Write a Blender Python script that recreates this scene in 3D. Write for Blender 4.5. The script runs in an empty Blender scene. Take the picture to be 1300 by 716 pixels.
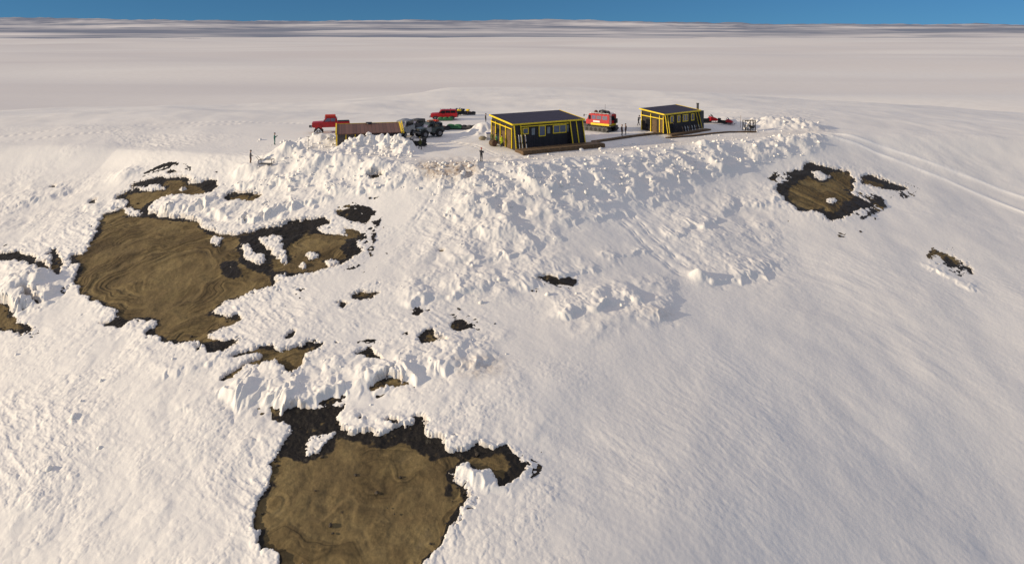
import bpy, bmesh, math, random
import numpy as np
from mathutils import Vector, Matrix
R = math.radians
sc = bpy.context.scene
COL = sc.collection
FPX, CX, HY, CAMH = 928.0, 650.0, 38.0, 17.5      # focal length in photo pixels, principal column, horizon row, camera height

# ---------------------------------------------------------------- noise
_rs = np.random.RandomState(7)
_perm = _rs.permutation(256).astype(np.int32)
_perm = np.concatenate([_perm, _perm])
_ang = _rs.rand(256) * 2 * np.pi
_gx, _gy = np.cos(_ang).astype(np.float32), np.sin(_ang).astype(np.float32)
def pn(x, y, seed=0):
    x = np.asarray(x, np.float64) + seed * 37.17; y = np.asarray(y, np.float64) - seed * 91.73
    xi = np.floor(x); yi = np.floor(y)
    fx = (x - xi).astype(np.float32); fy = (y - yi).astype(np.float32)
    xi = xi.astype(np.int64) & 255; yi = yi.astype(np.int64) & 255
    x1 = (xi + 1) & 255; y1 = (yi + 1) & 255
    ux = fx*fx*fx*(fx*(fx*6-15)+10); uy = fy*fy*fy*(fy*(fy*6-15)+10)
    def g(a, b, dx, dy):
        h = _perm[_perm[a] + b]
        return _gx[h]*dx + _gy[h]*dy
    n0 = g(xi, yi, fx, fy); n1 = g(x1, yi, fx-1, fy)
    n2 = g(xi, y1, fx, fy-1); n3 = g(x1, y1, fx-1, fy-1)
    a = n0 + ux*(n1-n0); b = n2 + ux*(n3-n2)
    return (a + uy*(b-a)) * 1.5
def fbm(x, y, o=4, seed=0, gain=.5, lac=2.03):
    s = 0; a = 1; f = 1
    for i in range(o):
        s = s + a*pn(x*f, y*f, seed+i); a *= gain; f *= lac
    return s
def billow(x, y, o=3, seed=0, gain=.55):
    s = 0; a = 1; f = 1
    for i in range(o):
        s = s + a*(1 - 2*np.abs(pn(x*f, y*f, seed+i))); a *= gain; f *= 2.07
    return s
def blocks(x, y, seed=0):                          # rounded lumps of broken snow (cell noise)
    x = np.asarray(x, np.float64); y = np.asarray(y, np.float64)
    xi = np.floor(x); yi = np.floor(y); best = np.full(x.shape, 9.0); hh = np.zeros(x.shape)
    for dx in (-1, 0, 1):
        for dy in (-1, 0, 1):
            a = (xi+dx).astype(np.int64) & 255; b = (yi+dy).astype(np.int64) & 255
            h = _perm[(_perm[a] + b + seed) & 511]
            px = xi+dx+.5+.42*np.cos(h*1.7); py = yi+dy+.5+.42*np.sin(h*2.3)
            d = (x-px)**2 + (y-py)**2
            m = d < best; best = np.where(m, d, best); hh = np.where(m, (h & 63)/63., hh)
    return np.sqrt(np.clip(1 - best*1.6, 0, 1))*(.35+.65*hh)
def sst(a, b, x):
    t = np.clip((x-a)/(b-a), 0, 1); return t*t*(3-2*t)

# ---------------------------------------------------------------- the hill
_py = np.array([-400,-60,-30, 10, 30, 47,  60,  75,  85,  91, 96.5,100, 110, 130, 150, 200, 260, 300, 350, 450, 700, 1200, 2500, 60000.])
_pz = np.array([ -90,-42,-37,-31,-25,-17,-12.5,-8.0,-5.0,-2.45, 0.0,.15, .7, .7, -.2, -1.9,-4.0,-6.2,-12,-32,-80, -112, -122, -125.])
_m = np.gradient(_pz, _py)
def hermite(x):
    x = np.clip(x, _py[0], _py[-1]-1e-3)
    i = np.clip(np.searchsorted(_py, x, side='right')-1, 0, len(_py)-2)
    h = _py[i+1]-_py[i]; t = (x-_py[i])/h
    d = (_pz[i+1]-_pz[i])/h
    lim = lambda m: np.sign(d)*np.minimum(np.abs(m), 2.6*np.abs(d))*(m*d > 0)
    m0, m1 = lim(_m[i]), lim(_m[i+1])
    return (2*t**3-3*t*t+1)*_pz[i] + (t**3-2*t*t+t)*h*m0 + (-2*t**3+3*t*t)*_pz[i+1] + (t**3-t*t)*h*m1
def edge_shift(x):
    xr = .5*(x+np.sqrt(x*x+60)) - 3.87*np.exp(-(x/25)**2); xl = np.maximum(-x, 0)
    return .57*70*np.tanh(xr/70)*1.05 + .0045*np.minimum(xl, 60)**2*.9 + .12*np.maximum(xl-60, 0)
def base_z(x, y):
    x = np.asarray(x, np.float64); y = np.asarray(y, np.float64)
    w = 1 - sst(150, 330, y)
    z = hermite(y - edge_shift(x)*w)
    lat = .05*np.maximum(x-48, 0) + .0001*np.maximum(x-60, 0)**2 + .0003*np.maximum(-x-60, 0)**2
    lat = lat + .0012*np.maximum(y-178, 0)**2*sst(20, 85, -x) + .0007*np.maximum(y-225, 0)**2*sst(15, 80, x) + 1.0*sst(30, 70, -x)*sst(150, 185, y)
    lat = 90*np.tanh(lat/90)*(1-sst(400, 1500, np.hypot(x, y)))
    z = z - lat
    r = np.hypot(x, y)
    far = sst(300, 900, r)
    z = z + far*(15*fbm(x/1900., y/800., 2, 11) + 36*sst(1500, 4000, r)*fbm(x/6200., y/2300., 2, 15))
    z = np.where(r > 350, np.maximum(z, -118 - 18*far + 12*fbm(x/2300., y/900., 2, 19)), z)
    z = z + (1-sst(350, 700, r))*.55*fbm(x/34., y/30., 2, 3)*sst(4, 26, np.abs(y-107-.4*x))
    return z
def proj(x, y, z):
    yy = np.maximum(y, 8.0)
    return CX + FPX*x/yy, HY + FPX*(CAMH-z)/yy
def unproj(u, v):                                  # where the sight line through (u, v) meets the hill
    t = (u-CX)/FPX; s = (v-HY)/FPX
    ys = np.concatenate([np.arange(36, 320, .1)])
    d = CAMH - s*ys - base_z(t*ys, ys)
    k = np.where(d < 0)[0]
    y = ys[k[0]] if len(k) else 320.0
    if len(k) and k[0] > 0:
        a, b = d[k[0]-1], d[k[0]]; y = ys[k[0]-1] + .1*a/(a-b)
    return t*y, y
# ---------------------------------------------------------------- maps traced over the hill (bare ground, rubble, dirt)
U0, V0, WU, WV = -200, 60, 1700, 840
def z1(p): return [(x/2.6, 200+y/2.6) for x, y in p]
def z3(p): return [(300+x/3.1125, 400+y/3.1125) for x, y in p]
def z4(p): return [(400+x/2.6, 180+y/2.6) for x, y in p]
def z5(p): return [(800+x/2.6, 180+y/2.6) for x, y in p]
BARE = [
 z1([(430,140),(370,135),(430,110),(480,85),(540,72),(600,62),(650,78),(700,72),(722,95),(690,122),(620,130),(560,128),(500,150),(490,180),(520,198),
     (600,200),(640,205),(680,235),(720,250),(780,258),(860,235),(930,225),(945,212),(1080,198),(1085,215),(1040,235),(1100,255),(1145,262),(1192,300),
     (1160,335),(1100,360),(1060,370),(990,385),(930,405),(890,430),(830,440),(780,465),(720,490),(706,515),(740,525),(790,518),(802,526),(770,545),
     (710,570),(678,590),(700,600),(780,600),(775,615),(720,650),(690,650),(680,620),(640,606),(560,620),(530,600),(508,590),(480,585),(505,560),(518,530),
     (470,525),(430,540),(400,560),(350,550),(325,540),(370,540),(397,520),(380,505),(340,490),(290,460),(245,425),(245,400),(260,370),(270,340),(300,290),(320,240),
     (330,200),(350,185),(385,178),(412,160)]),
 z1([(738,132),(770,115),(865,120),(850,140),(810,150),(760,152)]),
 z1([(1108,172),(1150,172),(1212,195),(1212,215),(1160,205),(1120,190)]),
 z1([(1130,232),(1190,242),(1198,270),(1150,262)]),
 z1([(-90,322),(0,318),(60,314),(110,332),(160,362),(190,402),(150,388),(100,352),(50,338),(0,343),(-90,345)]),
 z1([(163,303),(190,315),(205,350),(192,396),(172,370)]), z1([(232,322),(272,318),(268,347),(232,352)]),
 z1([(62,453),(100,455),(143,480),(110,488)]),
 z1([(-90,470),(0,475),(34,482),(42,520),(60,543),(114,565),(60,580),(0,566),(-90,560)]),
 z1([(1158,456),(1190,438),(1258,446),(1230,462),(1170,472)]), z1([(1112,480),(1135,476),(1142,495),(1118,498)]),
 z1([(940,580),(965,573),(972,590),(950,597)]), z1([(286,148),(335,136),(312,154)]), z1([(148,103),(198,86),(182,100)]),
 z1([(410,95),(470,80),(530,64),(535,72),(480,90)]), z1([(540,48),(570,42),(600,42),(560,52)]), z1([(1212,62),(1250,52),(1268,65),(1240,78)]),
 z1([(735,215-180),(736,36),(737,37)]),
 z3([(-20,158),(80,130),(140,120),(160,150),(250,120),(290,103),(348,106),(335,122),(290,145),(275,160),(270,190),(240,225),(215,245),(195,232),(170,200),(158,178),(110,182),(40,205),(-40,262),(-70,270),(-20,225),(60,185),(110,165),(90,152),(0,165)]),
 z3([(188,72),(232,66),(222,92)]), z3([(470,152),(535,118),(548,150),(590,180),(540,172),(500,172)]),
 z3([(720,85),(780,52),(802,85),(838,105),(790,110),(730,114)]), z3([(842,35),(880,20),(924,50),(880,57)]),
 z3([(535,290),(565,260),(600,248),(655,258),(655,277),(600,272),(545,300)]), z3([(590,425),(620,418),(640,430),(600,436)]),
 z3([(105,716),(140,660),(140,590),(200,500),(235,440),(190,420),(183,375),(230,356),(300,372),(350,363),(432,358),(428,375),(395,390),(415,440),(440,467),
     (520,453),(570,480),(640,435),(712,430),(703,400),(752,398),(742,460),(820,488),(830,525),(890,537),(940,532),(950,508),(1000,520),(1060,513),(1100,550),
     (1148,590),(1130,625),(1090,668),(1050,672),(1030,650),(1012,608),(985,622),(935,640),(935,600),(910,590),(880,595),(845,620),(850,660),(905,680),(915,716),
     (890,760),(860,830),(800,930),(700,1000),(400,1020),(200,990),(90,900),(60,800)]),
 z5([(480,145),(545,120),(508,100),(570,95),(583,66),(640,85),(700,92),(742,130),(722,165),(742,182),(806,205),(760,217),(710,247),(660,260),(640,240),(600,225),(560,230),(520,197),(488,172)]),
 z5([(760,113),(790,110),(850,133),(918,155),(880,160),(830,150),(775,138)]),
 z5([(1025,368),(1050,368),(1092,400),(1082,412),(1045,397)]), z5([(1095,402),(1120,412),(1140,438),(1118,428)]),
 z5([(700,95),(720,98),(740,112),(722,108)]),
 z4([(728,450),(770,438),(830,465),(780,467)]), z4([(172,116),(200,106),(230,118),(195,130)]),
 z4([(398,352),(415,354),(425,362),(405,362)]), z4([(283,414),(300,412),(302,419)]), z4([(333,560),(355,560),(350,570)]), z4([(303,633),(318,633),(312,640)]),
]
ISLANDS = [
 z1([(408,165),(440,162),(468,178),(462,195),(415,195)]), z1([(790,290),(815,278),(835,300),(875,325),(870,355),(840,350),(800,335)]),
 z1([(850,268),(900,255),(935,265),(932,290),(950,320),(952,355),(925,345),(905,320),(880,300)]), z1([(1013,312),(1045,308),(1058,320),(1040,330),(1015,326)]),
 z1([(693,270),(715,255),(738,262),(722,292),(700,285)]), z1([(1062,340),(1110,335),(1118,350),(1080,362)]), z1([(985,352),(1008,350),(1005,367),(985,366)]),
 z1([(450,100),(520,85),(560,100),(500,112),(455,112)]), z1([(585,100),(610,98),(622,106),(590,110)]), z1([(745,362),(765,360),(760,375)]),
 z1([(910,390),(945,385),(940,410),(915,408)]), z1([(385,213),(400,212),(395,228)]), z1([(610,80),(670,72),(665,84),(620,88)]),
 z1([(1045,225),(1100,225),(1120,250),(1060,250)]),
 z3([(275,482),(330,470),(388,458),(372,490),(325,515),(300,548),(268,536)]),
 z3([(860,600),(930,588),(935,640),(905,640),(910,670),(870,660),(850,640)]),
 z5([(600,95),(640,98),(665,115),(640,132),(610,122)]), z5([(640,184),(675,182),(688,198),(665,206),(645,200)]),
]
DARKS = [  # wet black ground: places inside the bare patches
 z1([(785,268),(860,240),(950,210),(1090,200),(1090,235),(1000,260),(950,290),(900,310),(900,385),(840,378),(785,345),(800,300)]), z1([(725,340),(770,335),(810,385),(760,402),(730,390)]),
 z1([(1150,262),(1195,300),(1160,340),(1120,300)]), z1([(880,375),(1000,380),(930,410),(900,425)]), z1([(480,140),(520,200),(440,190),(470,175)]),
 z1([(500,560),(560,620),(780,600),(700,660),(480,600)]), z1([(300,540),(420,530),(410,570),(330,560)]),
 z3([(180,350),(440,350),(420,440),(500,470),(470,500),(400,480),(380,540),(270,580),(200,560),(160,540),(210,480)]),
 z3([(440,460),(520,450),(580,480),(640,430),(750,395),(840,520),(900,540),(820,560),(780,580),(700,520),(660,500),(600,520),(520,520)]),
 z3([(880,530),(1060,510),(1150,590),(1090,670),(1040,660),(1080,600),(1040,550),(940,560),(880,600),(830,640),(820,716),(850,716),(860,600)]),
 z5([(480,145),(540,110),(590,66),(640,80),(620,100),(570,125),(530,150),(520,200)]), z5([(600,222),(680,232),(700,200),(760,180),(806,205),(700,250),(640,262)]),
 z5([(760,110),(800,115),(918,155),(870,158),(820,135)]), z1([(-90,310),(60,310),(190,400),(100,360),(-90,350)]),
 z1([(600,55),(720,80),(700,122),(640,90)]),
]
RUBBLE = [
 [(540,212),(610,208),(700,207),(800,199),(900,186),(985,172),(1050,163),(1040,190),(970,205),(905,225),(830,245),(760,262),(700,280),(640,275),(590,250),(550,240)],
 [(330,205),(360,185),(420,192),(500,198),(540,212),(545,240),(480,240),(400,250),(330,238),(300,215)],
 [(985,140),(1040,150),(1050,168),(985,168)],
 [(190,250),(330,252),(420,270),(330,300),(200,285)], [(270,470),(400,455),(540,430),(640,420),(620,455),(480,480),(430,500),(330,520),(270,500)],
 [(0,330),(60,335),(75,380),(30,400),(0,395)], [(120,415),(190,405),(300,440),(300,480),(180,470)],
 [(540,300),(600,240),(690,270),(720,330),(620,380),(500,385)], [(690,370),(850,350),(860,400),(740,430)], [(830,250),(990,230),(1000,340),(880,360)],
 [(-100,235),(130,225),(130,275),(60,300),(-100,290)], [(430,520),(560,540),(620,560),(520,570),(430,560)], [(300,490),(400,500),(350,560),(300,580)],
 [(0,395),(250,430),(320,560),(300,716),(0,716)], [(480,480),(660,460),(700,560),(560,560)],
]
RUBW = [1.5, 1.0, .7, .7, .75, .9, .5, .6, .6, .45, .5, .5, .6, .24, .22]
GG = {}
_uu, _vv = np.meshgrid(np.arange(WU)+U0+.5, np.arange(WV)+V0+.5)
def raster(polys, wts=None):
    out = np.zeros((WV, WU), np.float32)
    for k, p in enumerate(polys):
        xs = [a[0] for a in p]; ys = [a[1] for a in p]
        a0 = max(int(min(xs))-U0-1, 0); a1 = min(int(max(xs))-U0+2, WU); b0 = max(int(min(ys))-V0-1, 0); b1 = min(int(max(ys))-V0+2, WV)
        if a1 <= a0 or b1 <= b0: continue
        X = _uu[b0:b1, a0:a1]; Y = _vv[b0:b1, a0:a1]; ins = np.zeros(X.shape, bool)
        for i in range(len(p)):
            (x0, y0), (x1, y1) = p[i-1], p[i]
            if y0 == y1: continue
            c = ((y0 > Y) != (y1 > Y)) & (X < (x1-x0)*(Y-y0)/(y1-y0)+x0)
            ins ^= c
        w = 1.0 if wts is None else wts[k]
        out[b0:b1, a0:a1] = np.where(ins, np.maximum(out[b0:b1, a0:a1], w), out[b0:b1, a0:a1])
    return out
def blur(im, su, sv=None):
    sv = su if sv is None else sv
    fu = np.fft.rfftfreq(im.shape[1]); fv = np.fft.fftfreq(im.shape[0])
    g = np.exp(-2*np.pi**2*((su*fu[None, :])**2 + (sv*fv[:, None])**2))
    return np.fft.irfft2(np.fft.rfft2(im)*g, s=im.shape).astype(np.float32)
_bare = raster(BARE)*(1-raster(ISLANDS))
GG['bare'] = blur(_bare, 2.4, 1.6); GG['bare2'] = blur(_bare, 7, 4); GG['bare3'] = blur(_bare, 22, 12)
GG['dark'] = blur(raster(DARKS), 3, 2); GG['rub'] = blur(raster(RUBBLE, RUBW), 9, 6)
GG['dirt'] = blur(raster([[(530,205),(600,208),(610,222),(570,232),(535,225)], [(800,395),(860,398),(850,410)], [(575,458),(640,455),(640,475),(590,480)]], [1,.35,.4]), 7, 4)
def samp(name, u, v):
    im = GG[name]
    a = np.clip(u-U0-.5, 0, WU-1.001); b = np.clip(v-V0-.5, 0, WV-1.001)
    i = a.astype(np.int32); j = b.astype(np.int32); fa = a-i; fb = b-j
    return (im[j, i]*(1-fa)+im[j, i+1]*fa)*(1-fb) + (im[j+1, i]*(1-fa)+im[j+1, i+1]*fa)*fb

# cornice lips: line on the hill, height, run-up width
LIPS = [
 ([(190,272),(230,270),(262,266),(300,284),(335,276),(380,262),(425,256)], 1.1, 2.2), ([(268,496),(300,504),(335,502),(355,512),(380,514),(412,504),(450,492),(500,482),(545,468)], 1.15, 1.6),
 ([(525,472),(560,466),(600,465),(630,450)], .7, 1.6), ([(-60,400),(0,396),(32,392),(62,380),(74,350)], 1.1, 2.2), ([(-40,272),(0,266),(40,257),(72,250),(112,236)], .5, 2.5),
 ([(500,388),(540,382),(590,371),(640,350)], .5, 2), ([(690,405),(730,398),(780,386),(835,378)], .7, 1.8), ([(880,356),(940,352),(992,330)], .45, 1.5),
 ([(840,306),(870,292),(920,276),(932,250)], .45, 1.6), ([(400,240),(450,244),(492,238),(522,225)], .6, 1.5), ([(290,236),(340,240),(390,230),(430,215)], .7, 1.5),
 ([(560,262),(600,296),(652,312)], .4, 2), ([(812,408),(840,402),(850,380)], .5, 1.4), ([(940,262),(990,256),(1020,240)], .4, 1.5), ([(1160,330),(1200,348),(1250,375)], .35, 1.5),
 ([(560,330),(620,332),(680,318),(720,300)], .45, 2), ([(640,372),(680,360),(740,345),(790,330)], .4, 2), ([(100,262),(130,268),(170,250)], .4, 1.5),
 ([(870,215),(905,222),(935,214)], .5, 1.2), ([(700,285),(760,276),(830,256),(880,238)], .4, 1.6), ([(200,520),(230,515),(270,508)], .25, 1.5), ([(560,596),(590,606),(640,612),(660,630)], .6, 1.6),
 ([(180,478),(240,470),(300,455)], .3, 1.3), ([(940,352),(975,350),(985,330)], .4, 1.2), ([(750,330),(800,322),(860,318)], .25, 1.2),
]
LW = []
for pl, h, w in LIPS:
    pts = []
    for (a, b) in zip(pl[:-1], pl[1:]):
        n = max(2, int(math.hypot(b[0]-a[0], b[1]-a[1])/12))
        for k in range(n): pts.append(unproj(a[0]+(b[0]-a[0])*k/n, a[1]+(b[1]-a[1])*k/n))
    pts.append(unproj(*pl[-1])); LW.append((np.array(pts), h, w))
def line_dist(x, y, P):
    best = np.full(x.shape, 1e9); sg = np.ones(x.shape); S = np.zeros(x.shape); acc = 0.
    for a, b in zip(P[:-1], P[1:]):
        d = b-a; L = math.hypot(*d); dx, dy = d/L
        t = np.clip((x-a[0])*dx + (y-a[1])*dy, 0, L)
        q = (x-a[0]-t*dx)**2 + (y-a[1]-t*dy)**2
        m = q < best; best = np.where(m, q, best)
        sg = np.where(m, np.sign(dx*(y-a[1]) - dy*(x-a[0])), sg); S = np.where(m, acc+t, S); acc += L
    return np.sqrt(best), sg, S, acc
def lips(x, y):
    out = np.zeros(x.shape)
    for P, h, w in LW:
        m = (x > P[:,0].min()-6) & (x < P[:,0].max()+6) & (y > P[:,1].min()-6) & (y < P[:,1].max()+8)
        if not m.any(): continue
        X, Y = x[m], y[m]
        wx = X + .5*fbm(X*.55, Y*.55, 2, 71); wy = Y + .7*fbm(X*.5, Y*.5, 2, 73)
        d, sg, s, L = line_dist(wx, wy, P)
        fl = .45*pn(s*1.0, s*0, 81) + .22*pn(s*2.9, Y*1.3, 82) + .2*pn(X*1.7, Y*1.7, 85)
        sd = d*sg + fl
        a = np.where(sd > 0, np.exp(-(sd/w)**1.3), np.exp(-(sd/.42)**2))
        a = a - .22*np.exp(-((sd+.9)/.7)**2)
        hh = .62*h*(.65+.7*pn(s*.45, 0*s, 83))*sst(0, 2.2, s)*sst(0, 2.2, L-s)*(d < 7)
        rib = 1+.35*pn(s*2.0, sd*1.1, 84)
        out[m] += hh*a*rib
    return out
def at(u, v):
    return unproj(u, v)
# piles and mounds of shovelled snow: u, v (foot), height, half width x, half width y
MOUNDS = [(372,197,1.9,1.4,1.3),(392,200,.9,1.6,1.3),(352,200,.7,1.6,1.2),(407,180,1.3,2.6,1.3),(436,196,.9,1.8,1.3),(452,193,1.1,2.0,1.4),(470,191,1.45,2.4,1.4),(486,192,1.1,1.6,1.0),
          (505,192,1.8,1.5,1.3),(517,194,1.2,1.2,1.0),(415,205,.9,2,1.2),(450,206,.8,2,1.2),(613,169,2.2,1.9,1.9),(985,160,1.1,3.2,2),(1005,158,1.0,3,2.2),(1026,163,.8,2.4,2),
          (960,157,.8,2,1.5),(925,152,.5,3,2),(313,218,.9,1.4,1.2),(340,222,.7,1.4,1.1),(158,223,.7,1.6,1.2),(646,203,.45,2.2,.8),(600,207,.3,2,1),(887,352,.9,.7,.6),(915,212,.9,1.6,1.2),(895,186,.9,1.0,.9),
          (930,158,.9,1.0,.8),(395,215,.8,1.5,1),(478,213,.7,1.4,1),(600,262,.8,2,1.6),(640,292,.8,2,1.5),(690,240,.7,1.6,1.2),(760,225,.5,1.6,1),(40,360,.9,2.2,1.6),(18,372,.8,2,1.6)]
MW = [(*at(a, b), h, wx, wy) for a, b, h, wx, wy in MOUNDS]
def road_d(x, y):                                  # distance from the middle of the packed track along the terrace
    return np.hypot(0, 1)*(y - (98.6 + edge_shift(x)*.97)), None
# vehicle tracks on the right slope, ski track on the left plateau
TRK = [np.array([at(a, b) for a, b in pl]) for pl in ([(1010,166),(1060,170),(1110,182),(1150,196),(1200,214),(1250,233),(1300,251),(1360,272)], [(1030,170),(1090,184),(1150,208),(1200,228),(1250,250),(1300,270),(1360,296)],
        [(-60,184),(0,173),(60,166),(130,160),(200,157),(300,155),(380,157)], [(-60,192),(0,181),(80,172),(200,163),(300,158)],
        [(520,195),(560,180),(600,168),(632,158)], [(545,178),(600,184),(630,197),(700,201)], [(700,160),(745,172),(800,164),(850,174)], [(600,150),(700,140),(800,137),(900,143),(1000,148)], [(350,186),(420,205),(500,203),(600,200)])]
FOOT = [np.array([at(a, b) for a, b in pl]) for pl in ([(770,262),(800,290),(830,322),(860,345),(880,352)], [(795,262),(830,300),(862,330),(890,350)], [(560,232),(545,260),(520,290)])]

def fleck(x, y): return sst(.62, .80, fbm(x*.55, y*.75, 2, 401)*.75+.45*pn(x*2.6, y*2.9, 405))
def snow_fields(x, y):
    x = np.asarray(x, np.float64); y = np.asarray(y, np.float64)
    z0 = base_z(x, y)
    near = (y > 36) & (y < 190) & (np.abs(x) < y*.95+8)
    wx = x + .35*fbm(x*.7, y*.7, 3, 21); wy = y + .5*fbm(x*.6, y*.6, 3, 25)
    u, v = proj(wx, wy, z0)
    nb = near & (v > 120)
    g = lambda n: np.where(nb, samp(n, u, v), 0)
    bare, bare2, bare3, rub, dirt = g('bare'), g('bare2'), g('bare3'), g('rub'), g('dirt')
    rdist = y - (98.6 + edge_shift(x))
    road = np.exp(-((rdist+.2*pn(x*.2, y*.2, 31))/2.3)**4)*sst(-16, -4, x)*(1-sst(50, 62, x))
    terrace = sst(94.5, 98.5, y-edge_shift(x))*(1-sst(120, 150, y-edge_shift(x)*.5))*sst(-60, -30, x)*(1-sst(50, 70, x))
    fine = (1-sst(170, 420, np.hypot(x, y)))
    rough = (1-.93*np.maximum(road, terrace*.75))
    z = z0 + .16*fbm(x*.09, y*.09, 3, 41)*rough*fine
    plat = .12+.88*(1-sst(100, 116, y-edge_shift(x)))
    # wind-packed surface: long low ridges across the slope
    a = x*.8-y*.6; b = x*.6+y*.8
    z = z + fine*rough*plat*(.05*fbm(a*.16+.6*pn(x*.05, y*.05, 52), b*.24+.8*pn(x*.07, y*.06, 53), 4, 51)*(.4+sst(-.3, .5, pn(x*.05, y*.06, 57))) + .008*fbm(a*.9, b*1.6, 2, 55)*(y < 150)) + (y < 135)*fine*plat*.006*pn(x*3.1, y*3.1, 58)
    drift = sst(-.1, .5, pn(x*.06, y*.07, 61))
    leftw = 1-sst(-10, 15, x + .2*(y-60))
    z = z + fine*rough*plat*drift*(.015+.055*(1-sst(-8, 12, x+.2*(y-60))))*billow(a*.45, b*1.1, 3, 62)
    cl = sst(.05, .6, pn(x*.16, y*.2, 66))*rough*plat*fine*(.2+.8*leftw)
    nearw = 1-sst(105, 150, y)
    z = z + nearw*cl*(.06*blocks(x*1.6, y*1.9, 3)+.05*blocks(x*3.3, y*3.6, 9)) + plat*fine*leftw*(1-sst(95, 100, y))*(.06*blocks(x*1.9+.5*pn(x*.7, y*.7, 68), y*2.4+.5*pn(x*.6, y*.6, 69), 13)*sst(-.2, .3, pn(x*.31, y*.4, 64))+.045*blocks(x*4.1+.6*pn(x, y, 68), y*4.3, 14)*sst(-.1, .35, pn(x*.5, y*.6, 63)))*sst(-.5, .2, pn(x*.12, y*.14, 67))
    m = rub > .02
    if m.any():
        X, Y, W = x[m], y[m], rub[m]*np.clip(rough[m]*1.2, 0, 1)
        X2 = X+.3*fbm(X*.9, Y*.9, 2, 91); Y2 = Y+.3*fbm(X*.9, Y*.9, 2, 95)
        cov = sst(-.5, .4, fbm(X*.3, Y*.3, 2, 97))
        big = sst(.12, .5, pn(X*.33, Y*.3, 99))
        z[m] += W*(.2*billow(X2*.24, Y2*.26, 2, 101) + .24*blocks(X2*.5, Y2*.5, 5)*big + .17*blocks(X2*1.1, Y2*1.1, 17)*(.2+.8*cov) + .12*blocks(X*2.7, Y*2.8, 29)*cov)
    L = lips(x, y)
    z = z + L
    for (mx, my, h, sx, sy) in MW:
        k = (np.abs(x-mx) < 3.2*sx) & (np.abs(y-my) < 3.2*sy)
        if k.any():
            X, Y = x[k], y[k]
            n = .28*fbm(X*.8, Y*.8, 2, 111)
            r = np.sqrt(((X-mx)/sx)**2 + ((Y-my)/sy)**2) + n
            r = np.maximum(r, 0)
            bump = np.exp(-(r*.85)**2.2)
            z[k] += .8*h*bump + bump*(0 if h > 2.1 else 1)*(.16*blocks(X*1.0, Y*.9, 41) + .12*blocks(X*2.2, Y*1.6, 43))*min(1, h)
    # terrace road: packed, slightly sunk, two ruts, low berm
    z = z - .12*road + road*.02*pn(x*2, y*2, 121)
    rut = np.exp(-((rdist-.9)/.28)**2)+np.exp(-((rdist+.9)/.28)**2)
    z = z - .07*rut*road
    for i, P in enumerate(TRK):
        k = (x > P[:,0].min()-2) & (x < P[:,0].max()+2) & (y > P[:,1].min()-3) & (y < P[:,1].max()+3)
        if k.any():
            d, sg, s, LL = line_dist(x[k]+.15*pn(x[k]*.3, y[k]*.3, 131), y[k], P)
            e = sst(0, 4, s)*(.6+.6*pn(s*.2, 0*s, 133+i))
            if i < 2: z[k] += e*(.30*np.exp(-(d/.45)**2) + .06*np.exp(-((d-.9)/.3)**2))
            else: z[k] -= e*.12*np.exp(-((d-.35)/.25)**2)*(1+.5*np.sin(s*5))
    for i, P in enumerate(FOOT):
        k = (x > P[:,0].min()-2) & (x < P[:,0].max()+2) & (y > P[:,1].min()-2) & (y < P[:,1].max()+2)
        if k.any():
            d, sg, s, LL = line_dist(x[k]+.3*pn(x[k]*.4, y[k]*.4, 141), y[k], P)
            z[k] -= sst(0, 2, s)*sst(0, 2, LL-s)*(.10*np.exp(-((d-.25)/.22)**2)*(.5+.5*np.sin(s*4.2)) - .03*np.exp(-((d-.8)/.3)**2))
    # edge of the snow cover at the bare ground: thick ragged lip, then gone
    rag = .12*pn(x*1.2, y*1.5, 151) + .30*pn(x*1.9, y*4.2, 153) + .34*pn(x*5.6, y*7.4, 154) + .12*pn(x*12, y*12, 155)
    th = .5 - bare + rag*sst(.03, .35, bare2)*(1-sst(.85, .99, bare2)*.55)
    fl_ = fleck(x, y)*sst(.015, .12, bare3)*(1-sst(96, 100, y)); th = th - fl_*.85
    thick = np.where(th > 0, .15*(1-np.exp(-th*4.5)), th*1.2)
    lipb = sst(.04, .4, bare3)*(1-sst(.25, .6, bare))*(.07*blocks(x*1.1, y*1.2, 61)+.09*blocks(x*2.6, y*2.7, 63)+.03*billow(x*.8, y*.7, 2, 65))
    z = z + lipb*np.clip(th*4, 0, 1)
    relief = z - z0
    keep = np.clip(th*3.2, 0, 1)
    zz = z0 + relief*keep + thick - .15
    return z0, zz, bare, bare2, dirt, road, rub
def snow_z(x, y):
    r = snow_fields(np.array([x], float), np.array([y], float))
    return float(r[1][0])
# ---------------------------------------------------------------- materials
def nt(name):
    m = bpy.data.materials.new(name); m.use_nodes = True
    t = m.node_tree; b = t.nodes['Principled BSDF']; return m, t, b
def N(t, kind, **kw):
    n = t.nodes.new(kind)
    for k, v in kw.items():
        if k in n.inputs: n.inputs[k].default_value = v
        else: setattr(n, k, v)
    return n
def ramp(t, stops, fac):
    r = N(t, 'ShaderNodeValToRGB'); e = r.color_ramp.elements
    while len(e) < len(stops): e.new(.5)
    for i, (p, c) in enumerate(stops):
        e[i].position = p; e[i].color = (*c, 1) if len(c) == 3 else c
    t.links.new(fac, r.inputs[0]); return r
def mixc(t, fac, a, b, mode='MIX'):
    m = N(t, 'ShaderNodeMix', data_type='RGBA', blend_type=mode)
    for s, v in ((0, fac), (6, a), (7, b)):
        if hasattr(v, 'is_linked') or hasattr(v, 'links'): t.links.new(v, m.inputs[s])
        elif s == 0: m.inputs[0].default_value = v
        else: m.inputs[s].default_value = (*v, 1)
    return m.outputs[2]
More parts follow.
